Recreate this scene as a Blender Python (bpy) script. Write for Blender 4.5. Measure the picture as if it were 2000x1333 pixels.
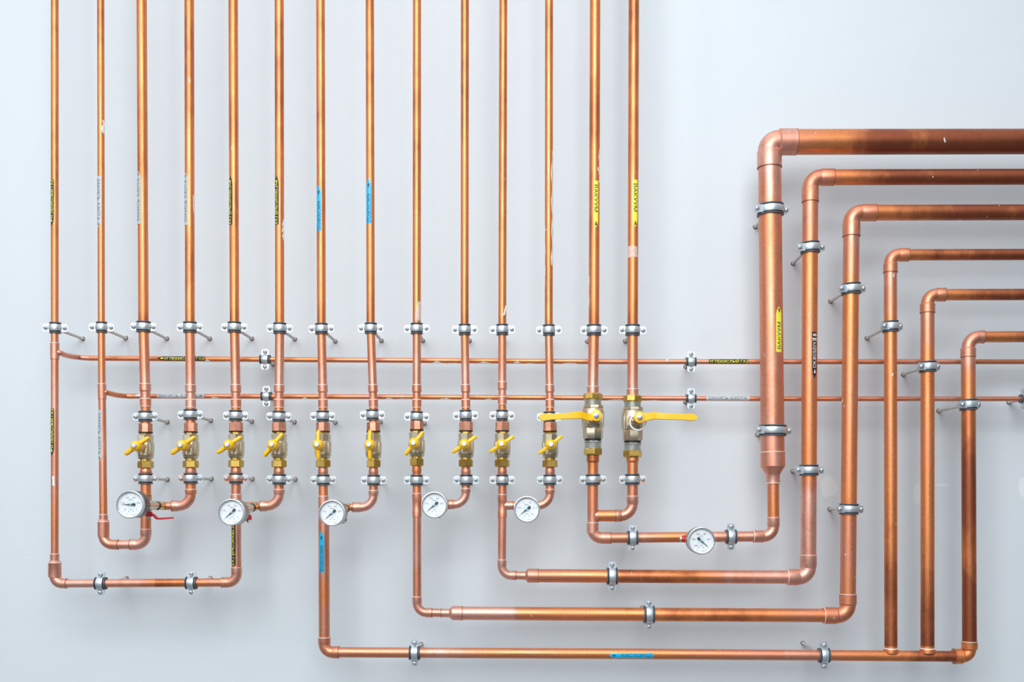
import bpy, math, random
from mathutils import Vector, Matrix
random.seed(7)
S = bpy.context.scene
for o in list(bpy.data.objects): bpy.data.objects.remove(o)

# ------------------------------------------------------------------ camera, world, lights, exposure
CX, CY = 1030.0, 985.0          # foot of the camera axis on the wall, photo pixels
D = 2.0                         # camera to the plane of the pipes, metres (1 px = 1 mm there)
CAMZ = 1.5
WALL = 0.12                     # wall surface behind the plane of the pipes
cam = bpy.data.cameras.new('camera'); camo = bpy.data.objects.new('camera', cam)
S.collection.objects.link(camo); S.camera = camo
camo.location = (0, -D, CAMZ); camo.rotation_euler = (math.pi/2, 0, 0)
cam.sensor_fit = 'HORIZONTAL'; cam.sensor_width = 36; cam.lens = 36*D*1000/2000
cam.shift_x = -(CX-1000)/2000; cam.shift_y = (CY-666.5)/2000
cam.clip_start = 0.05

w = bpy.data.worlds.new('room_light'); S.world = w; w.use_nodes = True
nt = w.node_tree; nt.nodes.clear()
def N(nt, t, **k):
    n = nt.nodes.new(t)
    for a, b in k.items(): setattr(n, a, b)
    return n
tc = N(nt, 'ShaderNodeTexCoord'); sx = N(nt, 'ShaderNodeSeparateXYZ')
nt.links.new(tc.outputs['Generated'], sx.inputs[0])
rz = N(nt, 'ShaderNodeValToRGB'); rz.color_ramp.interpolation = 'EASE'
mz = N(nt, 'ShaderNodeMapRange'); mz.inputs[1].default_value = -1; mz.inputs[2].default_value = 1
nt.links.new(sx.outputs[2], mz.inputs[0]); nt.links.new(mz.outputs[0], rz.inputs[0])
e = rz.color_ramp.elements
e[0].position = 0.32; e[0].color = (0.06, 0.06, 0.065, 1)
e[1].position = 0.92; e[1].color = (1.35, 1.40, 1.45, 1)
m = e.new(0.52); m.color = (0.42, 0.45, 0.475, 1)
rx = N(nt, 'ShaderNodeValToRGB')
mx = N(nt, 'ShaderNodeMapRange'); mx.inputs[1].default_value = -1; mx.inputs[2].default_value = 1
nt.links.new(sx.outputs[0], mx.inputs[0]); nt.links.new(mx.outputs[0], rx.inputs[0])
e = rx.color_ramp.elements
e[0].position = 0.05; e[0].color = (0.30, 0.30, 0.31, 1)
e[1].position = 1.0; e[1].color = (0.35, 0.35, 0.36, 1)
m = e.new(0.42); m.color = (1.0, 1.0, 1.0, 1)
m = e.new(0.68); m.color = (0.36, 0.36, 0.37, 1)
mul = N(nt, 'ShaderNodeMixRGB', blend_type='MULTIPLY'); mul.inputs[0].default_value = 1
nt.links.new(rz.outputs[0], mul.inputs[1]); nt.links.new(rx.outputs[0], mul.inputs[2])
bg = N(nt, 'ShaderNodeBackground'); bg.inputs[1].default_value = 1.0
nt.links.new(mul.outputs[0], bg.inputs[0])
wo = N(nt, 'ShaderNodeOutputWorld'); nt.links.new(bg.outputs[0], wo.inputs[0])

def area(name, loc, aim, sx_, sy_, power, col):
    l = bpy.data.lights.new(name, 'AREA'); l.shape = 'RECTANGLE'; l.size = sx_; l.size_y = sy_
    l.energy = power; l.color = col
    o = bpy.data.objects.new(name, l); S.collection.objects.link(o); o.location = loc
    o.rotation_euler = (Vector(aim)-Vector(loc)).to_track_quat('-Z', 'Y').to_euler()
    return o
area('window_daylight', (-0.35, -2.6, 2.85), (-0.05, 0.1, 1.65), 2.2, 1.9, 47, (0.96, 0.985, 1.0))
area('window_left_daylight', (-2.9, -2.3, 2.6), (-0.7, 0.0, 1.75), 0.6, 2.2, 8, (0.96, 0.985, 1.0))
area('added_wall_fill', (0.0, -1.75, 3.0), (-0.05, 0.1, 1.5), 1.3, 0.6, 5, (0.97, 0.99, 1.0))  # unseen fill light, added to brighten the middle of the wall

S.view_settings.view_transform = 'Standard'; S.view_settings.look = 'None'
S.view_settings.gamma = 1; S.view_settings.use_curve_mapping = False
S.view_settings.exposure = 0.45

# ------------------------------------------------------------------ helpers
def P(px, py, y=0.0):
    k = (D+y)/(D*1000)
    return Vector(((px-CX)*k, y, CAMZ+(CY-py)*k))
def pxr(r, y=0.0): return r/1000*(D+y)/D

class MB:
    """collects vertices, faces, per-vertex tone and per-face material index into ONE mesh"""
    def __init__(s): s.v=[]; s.f=[]; s.t=[]; s.m=[]; s.sm=[]
    def add(s, vs, fs, tone=0.0, mi=0, smooth=True):
        b=len(s.v); s.v += [Vector(v) for v in vs]
        s.t += (list(tone) if hasattr(tone,'__iter__') else [tone]*len(vs))
        for f in fs: s.f.append([b+i for i in f]); s.m.append(mi); s.sm.append(smooth)
    def rings(s, rings, n=32, cap0=True, cap1=True, ref=None, phase=0.0, smooth=True):
        """rings: list of (centre, tangent, radius, tone, material of the span before this ring)"""
        vs=[]; ts=[]; fs=[]; ms=[]
        for (c,t,r,tone,mi) in rings:
            t=Vector(t).normalized(); rf=Vector(ref) if ref else (Vector((0,1,0)) if abs(t.y)<0.7 else Vector((0,0,1)))
            a=(rf-t*rf.dot(t)).normalized(); b=t.cross(a)
            for k in range(n):
                an=phase+2*math.pi*k/n
                vs.append(Vector(c)+(a*math.cos(an)+b*math.sin(an))*r); ts.append(tone)
        base=len(s.v); s.v+=vs; s.t+=ts
        for i in range(len(rings)-1):
            for k in range(n):
                k2=(k+1)%n
                s.f.append([base+i*n+k,base+i*n+k2,base+(i+1)*n+k2,base+(i+1)*n+k]); s.m.append(rings[i+1][4]); s.sm.append(smooth)
        if cap0: s.f.append([base+k for k in range(n)][::-1]); s.m.append(rings[0][4]); s.sm.append(False)
        if cap1: s.f.append([base+(len(rings)-1)*n+k for k in range(n)]); s.m.append(rings[-1][4]); s.sm.append(False)
    def cyl(s, a, b, r0, r1=None, n=24, tone=0, mi=0, smooth=True, bev=0.0, phase=0.0, ref=None):
        a=Vector(a); b=Vector(b); r1=r0 if r1 is None else r1; t=(b-a).normalized()
        if bev>0: rg=[(a,t,r0-bev,tone,mi),(a+t*bev,t,r0,tone,mi),(b-t*bev,t,r1,tone,mi),(b,t,r1-bev,tone,mi)]
        else: rg=[(a,t,r0,tone,mi),(b,t,r1,tone,mi)]
        s.rings(rg,n,smooth=smooth,phase=phase,ref=ref)
    def lathe(s, a, d, prof, n=32, tone=0, smooth=True, phase=0.0, ref=None):
        """prof: (distance, radius[, mat])"""
        a=Vector(a); d=Vector(d).normalized()
        s.rings([(a+d*p[0],d,p[1],tone,(p[2] if len(p)>2 else 0)) for p in prof],n,smooth=smooth,phase=phase,ref=ref)
    def box(s, c, sx, sy, sz, rot=None, mi=0):
        vs=[Vector((x*sx/2,y*sy/2,z*sz/2)) for x in (-1,1) for y in (-1,1) for z in (-1,1)]
        if rot is not None: vs=[rot@v for v in vs]
        vs=[v+Vector(c) for v in vs]
        s.add(vs,[(0,1,3,2),(4,6,7,5),(0,4,5,1),(2,3,7,6),(0,2,6,4),(1,5,7,3)],0,mi,False)
    def plate(s, pts, up, thick, widths, mi=0):
        """a flat bar following pts; widths across 'wdir' ; thick along 'up' normal"""
        pass
    def mesh(s, name, mats, angle=38):
        me=bpy.data.meshes.new(name); me.from_pydata([tuple(v) for v in s.v],[],s.f)
        for mt in mats: me.materials.append(mt)
        me.polygons.foreach_set('material_index', s.m); me.polygons.foreach_set('use_smooth', s.sm)
        at=me.attributes.new('tone','FLOAT','POINT'); at.data.foreach_set('value', s.t)
        me.validate(); me.update()
        import bmesh
        bm=bmesh.new(); bm.from_mesh(me); bmesh.ops.recalc_face_normals(bm, faces=bm.faces); bm.to_mesh(me); bm.free()
        me.set_sharp_from_angle(angle=math.radians(angle))
        return me

def prism(outline, a0, a1, tf):
    """outline (u,v) polygon extruded from a0 to a1, mapped with tf(u,v,a)"""
    n=len(outline); vs=[tf(u,v,a0) for u,v in outline]+[tf(u,v,a1) for u,v in outline]
    fs=[list(range(n))[::-1], list(range(n,2*n))]+[[i,(i+1)%n,n+(i+1)%n,n+i] for i in range(n)]
    return vs,fs

def thing(name, label, cat, loc, group=None, rot=None):
    o=bpy.data.objects.new(name,None); S.collection.objects.link(o)
    o.empty_display_size=0.02
    M=Matrix.Translation(Vector(loc))@(rot.to_4x4() if rot is not None else Matrix.Identity(4))
    o.matrix_world=M; o['label']=label; o['category']=cat
    if group: o['group']=group
    o['_']=0; del o['_']
    return o, M
def part(name, me, parent, M=None, label=None):
    """links me as a child; when M is given the mesh was made in world coordinates and is brought into the parent's frame"""
    if M is not None: me.transform(M.inverted())
    o=bpy.data.objects.new(name,me); S.collection.objects.link(o); o.parent=parent
    if label: o['label']=label
    return o

# ------------------------------------------------------------------ materials
def mat(name):
    m=bpy.data.materials.new(name); m.use_nodes=True; nt=m.node_tree
    return m, nt, nt.nodes['Principled BSDF']
def simple(name, col, metal=0.0, rough=0.4, noise=0.0, nscale=200, bump=0.0, coat=0.0):
    m,nt,b=mat(name); b.inputs['Metallic'].default_value=metal; b.inputs['Roughness'].default_value=rough
    b.inputs['Coat Weight'].default_value=coat
    if noise or bump:
        tc=N(nt,'ShaderNodeTexCoord'); nz=N(nt,'ShaderNodeTexNoise'); nz.inputs['Scale'].default_value=nscale; nz.inputs['Detail'].default_value=4
        nt.links.new(tc.outputs['Object'],nz.inputs['Vector'])
        mr=N(nt,'ShaderNodeMapRange'); mr.inputs[1].default_value=0.3; mr.inputs[2].default_value=0.7
        mr.inputs[3].default_value=1-noise; mr.inputs[4].default_value=1+noise
        nt.links.new(nz.outputs[0],mr.inputs[0])
        mm=N(nt,'ShaderNodeVectorMath',operation='SCALE'); mm.inputs[0].default_value=col
        nt.links.new(mr.outputs[0],mm.inputs['Scale']); nt.links.new(mm.outputs[0],b.inputs['Base Color'])
        if bump:
            bp=N(nt,'ShaderNodeBump'); bp.inputs['Strength'].default_value=bump; bp.inputs['Distance'].default_value=0.001
            nt.links.new(nz.outputs[0],bp.inputs['Height']); nt.links.new(bp.outputs[0],b.inputs['Normal'])
    else: b.inputs['Base Color'].default_value=(*col,1)
    return m

def copper_mat():
    m,nt,b=mat('copper'); L=nt.links.new
    at=N(nt,'ShaderNodeAttribute',attribute_name='tone'); geo=N(nt,'ShaderNodeNewGeometry')
    def noise(scale, det, stretch=None, off=0):
        mp=N(nt,'ShaderNodeMapping'); mp.inputs['Scale'].default_value=stretch or (1,1,1); mp.inputs['Location'].default_value=(off,off*1.7,off*.6)
        nz=N(nt,'ShaderNodeTexNoise'); nz.inputs['Scale'].default_value=scale; nz.inputs['Detail'].default_value=det
        L(geo.outputs['Position'],mp.inputs[0]); L(mp.outputs[0],nz.inputs['Vector']); return nz
    n1=noise(14,4,(1,1,.45)); n2=noise(60,5,(1,1,.5),3.1); n3=noise(260,3,(1,1,.7),7.7); n4=noise(9,3,(1,1,1),12.3)
    # patina tone = painted-on tone + blotches
    a1=N(nt,'ShaderNodeMath',operation='MULTIPLY_ADD'); a1.inputs[1].default_value=1.3; a1.inputs[2].default_value=-0.65
    L(n1.outputs[0],a1.inputs[0])
    a2=N(nt,'ShaderNodeMath',operation='MULTIPLY_ADD'); a2.inputs[1].default_value=0.7; a2.inputs[2].default_value=-0.35
    L(n2.outputs[0],a2.inputs[0])
    s1=N(nt,'ShaderNodeMath',operation='ADD'); L(a1.outputs[0],s1.inputs[0]); L(a2.outputs[0],s1.inputs[1])
    s2=N(nt,'ShaderNodeMath',operation='ADD'); L(s1.outputs[0],s2.inputs[0]); L(at.outputs['Fac'],s2.inputs[1])
    h=N(nt,'ShaderNodeMath',operation='MULTIPLY'); h.inputs[1].default_value=1/3; L(s2.outputs[0],h.inputs[0])
    rp=N(nt,'ShaderNodeValToRGB'); L(h.outputs[0],rp.inputs[0]); e=rp.color_ramp.elements
    e[0].position=0.0; e[0].color=(.80,.43,.34,1); e[1].position=1.0; e[1].color=COP[4]
    x=e.new(0.13); x.color=COP[0]
    x=e.new(0.28); x.color=COP[1]; x=e.new(0.46); x.color=COP[2]; x=e.new(0.66); x.color=COP[3]
    # fine darkening specks
    d=N(nt,'ShaderNodeMapRange'); d.inputs[1].default_value=.3; d.inputs[2].default_value=.62; d.inputs[3].default_value=.88; d.inputs[4].default_value=1.02
    L(n3.outputs[0],d.inputs[0])
    ml=N(nt,'ShaderNodeVectorMath',operation='SCALE'); L(rp.outputs[0],ml.inputs[0]); L(d.outputs[0],ml.inputs['Scale'])
    # white paint spatter
    n5=noise(95,4,(1,1,.55),21.0); n6=noise(6,2,(1,1,1),33.0)
    t1=N(nt,'ShaderNodeMapRange'); t1.inputs[1].default_value=.715; t1.inputs[2].default_value=.74; L(n5.outputs[0],t1.inputs[0])
    t2=N(nt,'ShaderNodeMapRange'); t2.inputs[1].default_value=.50; t2.inputs[2].default_value=.60; L(n6.outputs[0],t2.inputs[0])
    tm=N(nt,'ShaderNodeMath',operation='MULTIPLY'); L(t1.outputs[0],tm.inputs[0]); L(t2.outputs[0],tm.inputs[1])
    mx=N(nt,'ShaderNodeMixRGB'); L(tm.outputs[0],mx.inputs[0]); L(ml.outputs[0],mx.inputs[1]); mx.inputs[2].default_value=(.72,.72,.70,1)
    L(mx.outputs[0],b.inputs['Base Color'])
    me=N(nt,'ShaderNodeMath',operation='MULTIPLY_ADD'); me.inputs[1].default_value=-.8; me.inputs[2].default_value=.80; L(tm.outputs[0],me.inputs[0])
    L(me.outputs[0],b.inputs['Metallic'])
    r=N(nt,'ShaderNodeMapRange'); r.inputs[1].default_value=.3; r.inputs[2].default_value=.7; r.inputs[3].default_value=.36; r.inputs[4].default_value=.50
    L(n4.outputs[0],r.inputs[0]); L(r.outputs[0],b.inputs['Roughness'])
    bp=N(nt,'ShaderNodeBump'); bp.inputs['Strength'].default_value=.10; bp.inputs['Distance'].default_value=.001; L(n2.outputs[0],bp.inputs['Height'])
    L(bp.outputs[0],b.inputs['Normal'])
    return m
#       pinkish bare      warm copper       golden orange     brown tarnish
COP=[(.74,.30,.19,1),(.78,.29,.135,1),(.80,.285,.105,1),(.36,.105,.05,1),(.22,.06,.03,1)]
M_COP=copper_mat()
M_SOL=simple('solder_line',(.92,.72,.64),.3,.45)
M_DARKRING=simple('flux_and_shadow_line',(.34,.15,.09),.5,.5)  # socket-lip ring: flux plus the lip's thin shadow line put into the colour
M_ZN=simple('galvanised_steel',(.60,.67,.71),.75,.40,.10,90,.05)
def coppery_zinc():
    m,nt,b=mat('galvanised_steel_coppery'); geo=N(nt,'ShaderNodeNewGeometry'); nz=N(nt,'ShaderNodeTexNoise'); nz.inputs['Scale'].default_value=32; nz.inputs['Detail'].default_value=3
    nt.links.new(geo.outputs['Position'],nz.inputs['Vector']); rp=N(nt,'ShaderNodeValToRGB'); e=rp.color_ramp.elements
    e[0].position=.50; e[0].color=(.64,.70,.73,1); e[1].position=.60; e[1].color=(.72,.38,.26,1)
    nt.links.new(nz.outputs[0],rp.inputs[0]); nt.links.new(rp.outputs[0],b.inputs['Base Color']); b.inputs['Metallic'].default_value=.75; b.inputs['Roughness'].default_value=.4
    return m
M_ZNC=coppery_zinc()  # zinc grey with coppery patches set by noise
M_RUB=simple('rubber_lining',(.035,.045,.06),0,.55)
M_RUBL=simple('rubber_lip',(.10,.12,.14),0,.5)
M_STEEL=simple('screw_steel',(.66,.71,.75),.75,.38)
M_ROD=simple('rod_overpainted',(.60,.60,.57),.15,.5,.08,300)
M_RUST=simple('rusty_plug',(.17,.085,.065),.0,.8,.6,300)
M_NI=simple('nickel_plated_brass',(.66,.58,.43),.9,.28,.06,60,.05)
M_NIL=simple('nickel_worn_edge',(.78,.75,.66),.7,.4)
M_ZT=simple('threaded_zinc',(.50,.53,.50),.8,.35,.08,200)
M_BR=simple('brass',(.60,.40,.10),.9,.32,.10,70,.05)
M_BRL=simple('bright_brass',(.74,.50,.10),.9,.28)
M_COPN=simple('copper_nut',(.72,.34,.23),.9,.42,.14,80,.15)
M_BLK=simple('black_seal',(.012,.010,.010),0,.5)
M_YEL=simple('yellow_plastic',(.98,.55,.004),0,.32,0,0,0,.3)
M_RED=simple('red_plastic',(.55,.012,.02),0,.35,0,0,0,.3)
M_GRN=simple('greenish_zinc_nut',(.50,.62,.55),.7,.35)
M_WPL=simple('white_plastic_washer',(.84,.85,.84),0,.35)
M_CASE=simple('gauge_case',(.30,.30,.29),.8,.33,.05,80)
M_CASED=simple('gauge_case_black',(.035,.035,.04),.5,.28)
M_BEZ=simple('gauge_bezel',(.66,.70,.73),.85,.25)
M_DIAL=simple('dial_white',(.84,.885,.91),0,.5)
M_INK=simple('dial_ink',(.03,.04,.06),0,.5)
M_GREY=simple('dial_grey_print',(.30,.34,.38),0,.5)
M_TEAL=simple('dial_teal_print',(.42,.66,.70),0,.5)
M_TEALL=simple('dial_pale_teal_print',(.66,.83,.87),0,.5)
M_PINK=simple('dial_pink_print',(.85,.60,.66),0,.5)
S_BLACK=simple('sticker_black',(.018,.017,.022),0,.35)
S_GREY=simple('sticker_grey',(.50,.54,.57),0,.30)
S_CYAN=simple('sticker_cyan',(.01,.44,.72),0,.30)
S_YEL=simple('sticker_yellow',(.86,.86,.06),0,.30)
T_YEL=simple('print_yellow',(.90,.84,.03),0,.4)
T_BLK=simple('print_black',(.02,.02,.025),0,.4)
T_GRY=simple('print_grey',(.16,.18,.20),0,.4)
T_NAVY=simple('print_navy',(.02,.07,.16),0,.4)
T_WHT=simple('print_white',(.85,.85,.87),0,.4)
M_TAPE=simple('tape_residue',(.74,.52,.44),.15,.55,.15,220,.2)
M_PAINT=simple('white_paint_blob',(.78,.78,.76),0,.6,.05,300,.3)
M_GLASS,_nt,_b=mat('gauge_glass')
_nt.nodes.remove(_b); _o=_nt.nodes['Material Output']
_t=N(_nt,'ShaderNodeBsdfTransparent'); _g=N(_nt,'ShaderNodeBsdfGlossy'); _g.inputs['Roughness'].default_value=.05
_lw=N(_nt,'ShaderNodeLayerWeight'); _lw.inputs[0].default_value=.15; _f=N(_nt,'ShaderNodeMath',operation='MULTIPLY_ADD'); _f.inputs[1].default_value=.35; _f.inputs[2].default_value=.03
_nt.links.new(_lw.outputs['Facing'],_f.inputs[0]); _m=N(_nt,'ShaderNodeMixShader')
_nt.links.new(_f.outputs[0],_m.inputs[0]); _nt.links.new(_t.outputs[0],_m.inputs[1]); _nt.links.new(_g.outputs[0],_m.inputs[2]); _nt.links.new(_m.outputs[0],_o.inputs[0])

def wall_mat():
    m,nt,b=mat('painted_plaster'); L=nt.links.new
    geo=N(nt,'ShaderNodeNewGeometry')
    nz=N(nt,'ShaderNodeTexNoise'); nz.inputs['Scale'].default_value=2.2; nz.inputs['Detail'].default_value=5; L(geo.outputs['Position'],nz.inputs['Vector'])
    rp=N(nt,'ShaderNodeValToRGB'); e=rp.color_ramp.elements
    e[0].position=.3; e[0].color=(.645,.707,.748,1); e[1].position=.7; e[1].color=(.667,.724,.762,1); L(nz.outputs[0],rp.inputs[0])
    cur=rp.outputs[0]
    nf=N(nt,'ShaderNodeTexNoise'); nf.inputs['Scale'].default_value=28; nf.inputs['Detail'].default_value=6; L(geo.outputs['Position'],nf.inputs['Vector'])
    def patch(px,py,rx_,rz_,col,amt,ns=.9,soft=.25):
        nonlocal cur
        c=P(px,py,WALL)
        sb=N(nt,'ShaderNodeVectorMath',operation='SUBTRACT'); sb.inputs[1].default_value=c; L(geo.outputs['Position'],sb.inputs[0])
        dv=N(nt,'ShaderNodeVectorMath',operation='DIVIDE'); dv.inputs[1].default_value=(rx_/1000,1,rz_/1000); L(sb.outputs[0],dv.inputs[0])
        ln=N(nt,'ShaderNodeVectorMath',operation='LENGTH'); L(dv.outputs[0],ln.inputs[0])
        ad=N(nt,'ShaderNodeMath',operation='MULTIPLY_ADD'); ad.inputs[1].default_value=ns*2; L(nf.outputs[0],ad.inputs[0]); 
        s0=N(nt,'ShaderNodeMath',operation='SUBTRACT'); L(ln.outputs['Value'],s0.inputs[0]); s0.inputs[1].default_value=ns
        L(s0.outputs[0],ad.inputs[2])
        mr=N(nt,'ShaderNodeMapRange'); mr.inputs[1].default_value=1.0; mr.inputs[2].default_value=1.0-soft; mr.inputs[3].default_value=0; mr.inputs[4].default_value=amt
        L(ad.outputs[0],mr.inputs[0])
        mx=N(nt,'ShaderNodeMixRGB'); L(mr.outputs[0],mx.inputs[0]); L(cur,mx.inputs[1]); mx.inputs[2].default_value=(*col,1); cur=mx.outputs[0]
    wht=(.78,.83,.84)
    patch(1617,950,24,24,wht,.75); patch(1800,965,22,26,wht,.6,.5); patch(1840,948,16,4,wht,.6,.4); patch(1997,952,9,22,wht,.8,.4)
    patch(1240,1177,16,6,wht,.5); patch(247,1129,13,4,(.66,.66,.66),.7); patch(410,1128,8,3,(.66,.66,.66),.7)
    patch(58,1090,6,3,wht,.5); patch(1700,1100,10,8,wht,.25)
    L(cur,b.inputs['Base Color']); b.inputs['Roughness'].default_value=.55
    n2=N(nt,'ShaderNodeTexNoise'); n2.inputs['Scale'].default_value=420; n2.inputs['Detail'].default_value=3; L(geo.outputs['Position'],n2.inputs['Vector'])
    n3=N(nt,'ShaderNodeTexNoise'); n3.inputs['Scale'].default_value=9; n3.inputs['Detail'].default_value=3; L(geo.outputs['Position'],n3.inputs['Vector'])
    b1=N(nt,'ShaderNodeBump'); b1.inputs['Strength'].default_value=.10; b1.inputs['Distance'].default_value=.001; L(n2.outputs[0],b1.inputs['Height'])
    b2=N(nt,'ShaderNodeBump'); b2.inputs['Strength'].default_value=.35; b2.inputs['Distance'].default_value=.004; L(n3.outputs[0],b2.inputs['Height']); L(b1.outputs[0],b2.inputs['Normal'])
    L(b2.outputs[0],b.inputs['Normal'])
    return m

# ------------------------------------------------------------------ setting
def structure(name, me):
    o=bpy.data.objects.new(name,me); S.collection.objects.link(o); o['kind']='structure'; return o
mb=MB(); mb.box((0,WALL+.06,1.75),5.2,.12,3.5); structure('wall_back',mb.mesh('wall_back',[wall_mat()]))
mb=MB(); mb.box((0,-1.9,-.05),5.2,4.16,.1); structure('floor',mb.mesh('floor',[simple('floor_concrete',(.13,.13,.135),0,.6,.1,12)]))

# ------------------------------------------------------------------ pipe runs
class Run:
    def __init__(s, label, base, cat='pipe', group=None):
        s.o, s.M = thing('copper_pipe', label, cat, base, group)
    def tube(s, a, b, r0, r1=None, t0=0.0, t1=None, tones=None, name='straight_tube'):
        """a,b world points; tones optional list of (fraction,tone)"""
        r1=r0 if r1 is None else r1; t1=t0 if t1 is None else t1
        a=Vector(a); b=Vector(b); L=(b-a).length; n=max(2,int(L/.02)); d=(b-a).normalized(); mb=MB(); rg=[]
        tones=tones or [(0,t0),(1,t1)]
        for i in range(n+1):
            f=i/n
            for j in range(len(tones)-1):
                if tones[j][0]<=f<=tones[j+1][0]+1e-9:
                    q=(f-tones[j][0])/max(1e-6,tones[j+1][0]-tones[j][0]); q=q*q*(3-2*q)
                    tn=tones[j][1]+(tones[j+1][1]-tones[j][1])*q; break
            rg.append((a+(b-a)*f,d,r0+(r1-r0)*f,tn,0))
        mb.rings(rg,32); return part(name,mb.mesh(name,[M_COP]),s.o,s.M)
    def bent(s, pts, r, t=0.0, name='bent_tube', tones=None):
        pts=[Vector(p) for p in pts]; mb=MB(); rg=[]
        # Catmull-Rom
        q=[pts[0]*2-pts[1]]+pts+[pts[-1]*2-pts[-2]]; out=[]
        for i in range(1,len(q)-2):
            for k in range(8):
                u=k/8; p0,p1,p2,p3=q[i-1:i+3]
                out.append(.5*((2*p1)+(-p0+p2)*u+(2*p0-5*p1+4*p2-p3)*u*u+(-p0+3*p1-3*p2+p3)*u**3))
        out.append(pts[-1])
        for i,p in enumerate(out):
            d=(out[min(i+1,len(out)-1)]-out[max(i-1,0)]).normalized(); rg.append((p,d,r,t,0))
        mb.rings(rg,24); return part(name,mb.mesh(name,[M_COP]),s.o,s.M)
    def elbow(s, A, C, B, R, re, la=.014, lb=.014, rs=None, tone=0.0, lipa=1, lipb=1, rsb=None):
        """elbow at corner C, between points A and B; sockets of length la, lb"""
        A,C,B=Vector(A),Vector(C),Vector(B); u=(A-C).normalized(); v=(B-C).normalized()
        rs=rs or re+.0012; rsb=rsb or rs
        th=math.acos(max(-1,min(1,u.dot(v)))); T=R/math.tan(th/2); nrm=(u+v).normalized(); O=C+nrm*(R/math.sin(th/2))
        mb=MB(); rg=[]; p=C+u*(T+la)
        rg+= [(p,-u,rs-.0018,tone,0),(p,-u,rs+.0003,tone,lipa),(p-u*.0014,-u,rs+.0003,tone,lipa),(p-u*.0015,-u,rs,tone,0),(C+u*(T+.0012),-u,rs,tone,0),(C+u*(T-.0012),-u,re,tone,0)]
        s0=(C+u*T-O).normalized(); s1=(C+v*T-O).normalized(); ang=math.pi-th; K=12
        for i in range(1,K):
            f=i/K; a=f*ang; w_=(s0*math.sin(ang-a)+s1*math.sin(a))/math.sin(ang)
            tg=(-s0*math.cos(ang-a)+s1*math.cos(a)); rg.append((O+w_*R,tg,re,tone,0))
        p=C+v*(T+lb)
        rg+= [(C+v*(T-.0012),v,re,tone,0),(C+v*(T+.0012),v,rsb,tone,0),(p-v*.0015,v,rsb,tone,0),(p-v*.0014,v,rsb+.0003,tone,lipb),(p,v,rsb+.0003,tone,lipb),(p,v,rsb-.0018,tone,0)]
        mb.rings(rg,32); return part('elbow',mb.mesh('elbow',[M_COP,M_SOL,M_DARKRING],30),s.o,s.M)
    def fitting(s, name, a, b, prof, tone=0.0):
        """prof: (fraction along a-b, radius, mat)"""
        a=Vector(a); b=Vector(b); d=(b-a); L=d.length; mb=MB()
        mb.lathe(a,d,[(p[0]*L,p[1],(p[2] if len(p)>2 else 0)) for p in prof],32,tone)
        return part(name,mb.mesh(name,[M_COP,M_SOL,M_DARKRING],25),s.o,s.M)
    def socket(s, a, b, r, tone=0.0, lips=(1,1), name='coupling'):
        L=(Vector(b)-Vector(a)).length; e=.0014/L
        return s.fitting(name,a,b,[(0,r-.0016),(0,r+.0004,lips[0]),(e,r+.0004,lips[0]),(e*1.05,r,0),(1-e*1.05,r,0),(1-e,r+.0004,lips[1]),(1,r+.0004,lips[1]),(1,r-.0016,0)],tone)
    def label(s, *a, **k): return sticker(s.o, s.M, *a, **k)

_txt={}
def text_mesh(txt, bold=0.0):
    key=(txt,bold)
    if key not in _txt:
        cu=bpy.data.curves.new('lettering','FONT'); cu.body=txt; cu.size=1; cu.resolution_u=3; cu.offset=bold; cu.fill_mode='FRONT' if hasattr(cu,'fill_mode') else cu.fill_mode
        ob=bpy.data.objects.new('lettering',cu); S.collection.objects.link(ob)
        dg=bpy.context.evaluated_depsgraph_get(); me=bpy.data.meshes.new_from_object(ob.evaluated_get(dg))
        vs=[v.co.copy() for v in me.vertices]; fs=[list(p.vertices) for p in me.polygons]
        bpy.data.objects.remove(ob); bpy.data.curves.remove(cu); bpy.data.meshes.remove(me)
        _txt[key]=(vs,fs)
    return _txt[key]
import bmesh
def flat_text(txt, L, H, bold=0.0, centre=True, cuts=0):
    """vertices in a box of L x H, starting at u=0, v centred"""
    vs,fs=text_mesh(txt,bold); x0=min(v.x for v in vs); x1=max(v.x for v in vs); y0=min(v.y for v in vs); y1=max(v.y for v in vs)
    if L is None: L=(x1-x0)*H/(y1-y0)
    vs=[Vector(((v.x-x0)/(x1-x0)*L,(v.y-y0)/(y1-y0)*H-H/2,0)) for v in vs]
    if cuts:
        bm=bmesh.new(); bv=[bm.verts.new(v) for v in vs]
        for f in fs:
            try: bm.faces.new([bv[i] for i in f])
            except ValueError: pass
        for k in range(1,cuts+1):
            bmesh.ops.bisect_plane(bm,geom=bm.verts[:]+bm.edges[:]+bm.faces[:],plane_co=(0,-H/2+H*k/(cuts+1),0),plane_no=(0,1,0))
        bm.verts.index_update(); vs=[v.co.copy() for v in bm.verts]; fs=[[v.index for v in f.verts] for f in bm.faces]; bm.free()
    return vs,fs,L
ARROW=[(0,0),(.45,.5),(.45,.2),(1,.2),(1,-.2),(.45,-.2),(.45,-.5),(.45,0),(1,0)]   # points towards u=0
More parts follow.
